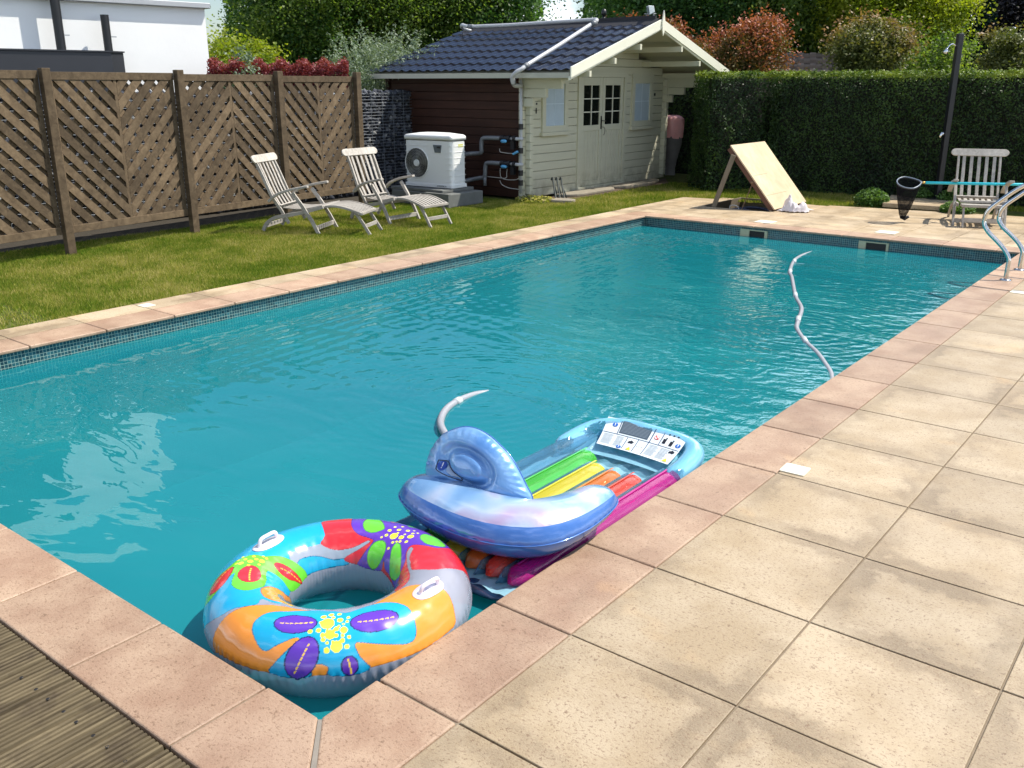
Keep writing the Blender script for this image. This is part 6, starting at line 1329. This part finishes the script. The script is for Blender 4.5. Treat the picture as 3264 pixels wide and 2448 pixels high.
T_('dark_tree', 'very dark purple-leaved tree behind the two narrow conifers', -5.6, 31.5, 5.0, 3.2, leafmat('black_purple_leaves', [(.004, .004, .006), (.012, .010, .014), (.03, .02, .025)], .2), 22, 60000, .13, zc=2.9, rz_=2.5, nclump=170, cs=.6)
T_('dark_tree', 'very dark tree at the right edge above the hedge', .2, 30.5, 12.0, 3.6, LD, 23, 50000, .14, zc=6.2, rz_=6, nclump=150, cs=.6)
bushy('green_bush', 'fresh green bush behind the shower head', -3.35, 18.7, 2.75, .85, LG, 24, 12000, .06, cs=.17)
bushy('green_bush', 'grey-green bush between bronze shrub and shower head', -4.3, 18.6, 2.70, .75, LO, 25, 9000, .055, cs=.16)
PG = 'red-tipped photinia shrubs behind the hedge'
def photinia(x, y, h_, rad, mat, seed, label, n_=15000, cl=46):
    o = thing('photinia_shrub', label, 'shrub', (x, y, 0), 0, PG); P, lv, cc = crown_pts((0, 0, h_ - rad * .9), (rad, rad, rad * .95), cl, n_, .14, shell=.5, seed=seed, bottom=-1); top = (P[:, 2] - (h_ - rad * .9)) / rad
    dist = np.linalg.norm(P - np.array([0, 0, h_ - rad * .9]), axis=1) / rad; lv = np.clip(.18 + .40 * lv + .42 * np.clip(dist - .55, 0, 1) * (1 + top), 0, 1); V, F, lv = leafquads(P, .062, lv=lv); np_mesh('crown', V, F, mat, o, {'lv': ('FACE', 'FLOAT', lv)})
    b = MB(); woodytree(b, (0, 0, -.05), h_ * .8, .05, seed); b.build('trunk', MBARK, o)
photinia(-9.05, 17.3, 3.15, .72, LR, 31, 'red-tipped photinia shrub behind the shed ridge and floodlight', 16000)
photinia(-8.15, 17.7, 2.70, .62, LR, 36, 'red-tipped photinia shrub just right of the shed gable peak', 13000)
photinia(-6.55, 16.9, 2.88, .66, LR, 32, 'round red-tipped photinia shrub standing alone behind the hedge block', 20000)
photinia(-6.25, 17.0, 3.05, .34, LR, 35, 'tall red shoot of the round photinia behind the hedge', 5000, 20)
photinia(-4.15, 17.0, 2.90, .56, LBR, 33, 'bronze-green photinia shrub right of the brown tiled roof', 20000)
photinia(-1.55, 17.6, 2.95, .72, LBR, 34, 'bronze-red photinia shrub at the right edge beyond the shower', 20000)
# far wood closing the view: reads as one mass
g = np.random.default_rng(77)
def woods(az0, az1, dist, htop, n_, leaf, seed, mat, low=True):
    az = g.uniform(R(az0), R(az1), n_); d_ = dist + g.normal(size=n_) * 1.2 + 1.6 * np.sin(az * 19 + seed); H = htop(np.degrees(az)) * (1 + .10 * np.sin(az * 47 + seed) + .06 * np.sin(az * 113)); z = g.random(n_) ** 1.15 * H
    P = np.stack([CAM.x + np.sin(az) * d_, CAM.y + np.cos(az) * d_, z], 1); cl = .5 + .5 * np.sin(az * 160 + 2 * np.sin(z * 1.7)) * np.sin(z * 2.3 + az * 60); return leafquads(P, leaf, lv=np.clip(.6 * cl + .4 * g.random(n_), 0, 1))
def gapf(a, c, w): return 1 - np.exp(-((a - c) / w) ** 4)
hl_ = lambda a: np.interp(a, [-75, -66, -58, -48, -40, -30, -22, -15, 0, 20, 60], [3, 5, 7.6, 8, 8.6, 12, 12, 7.6, 9, 9, 9]) * (.10 + .90 * gapf(a, -35.35, 1.3)) * (.02 + .98 * gapf(a, -56.2, 1.7)) * (.62 + .38 * gapf(a, -14, 3.0))
parts_ = [woods(-66, 30, 52, hl_, 90000, .34, 1, LD), woods(-62, 10, 47, lambda a: hl_(a) * .75, 90000, .22, 3, LD)]
V = np.concatenate([p[0] for p in parts_]); lv = np.concatenate([p[2] for p in parts_])
tag(np_mesh('far_woods', V, np.arange(len(V)).reshape(-1, 4), LD, None, {'lv': ('FACE', 'FLOAT', lv)}), kind='stuff')
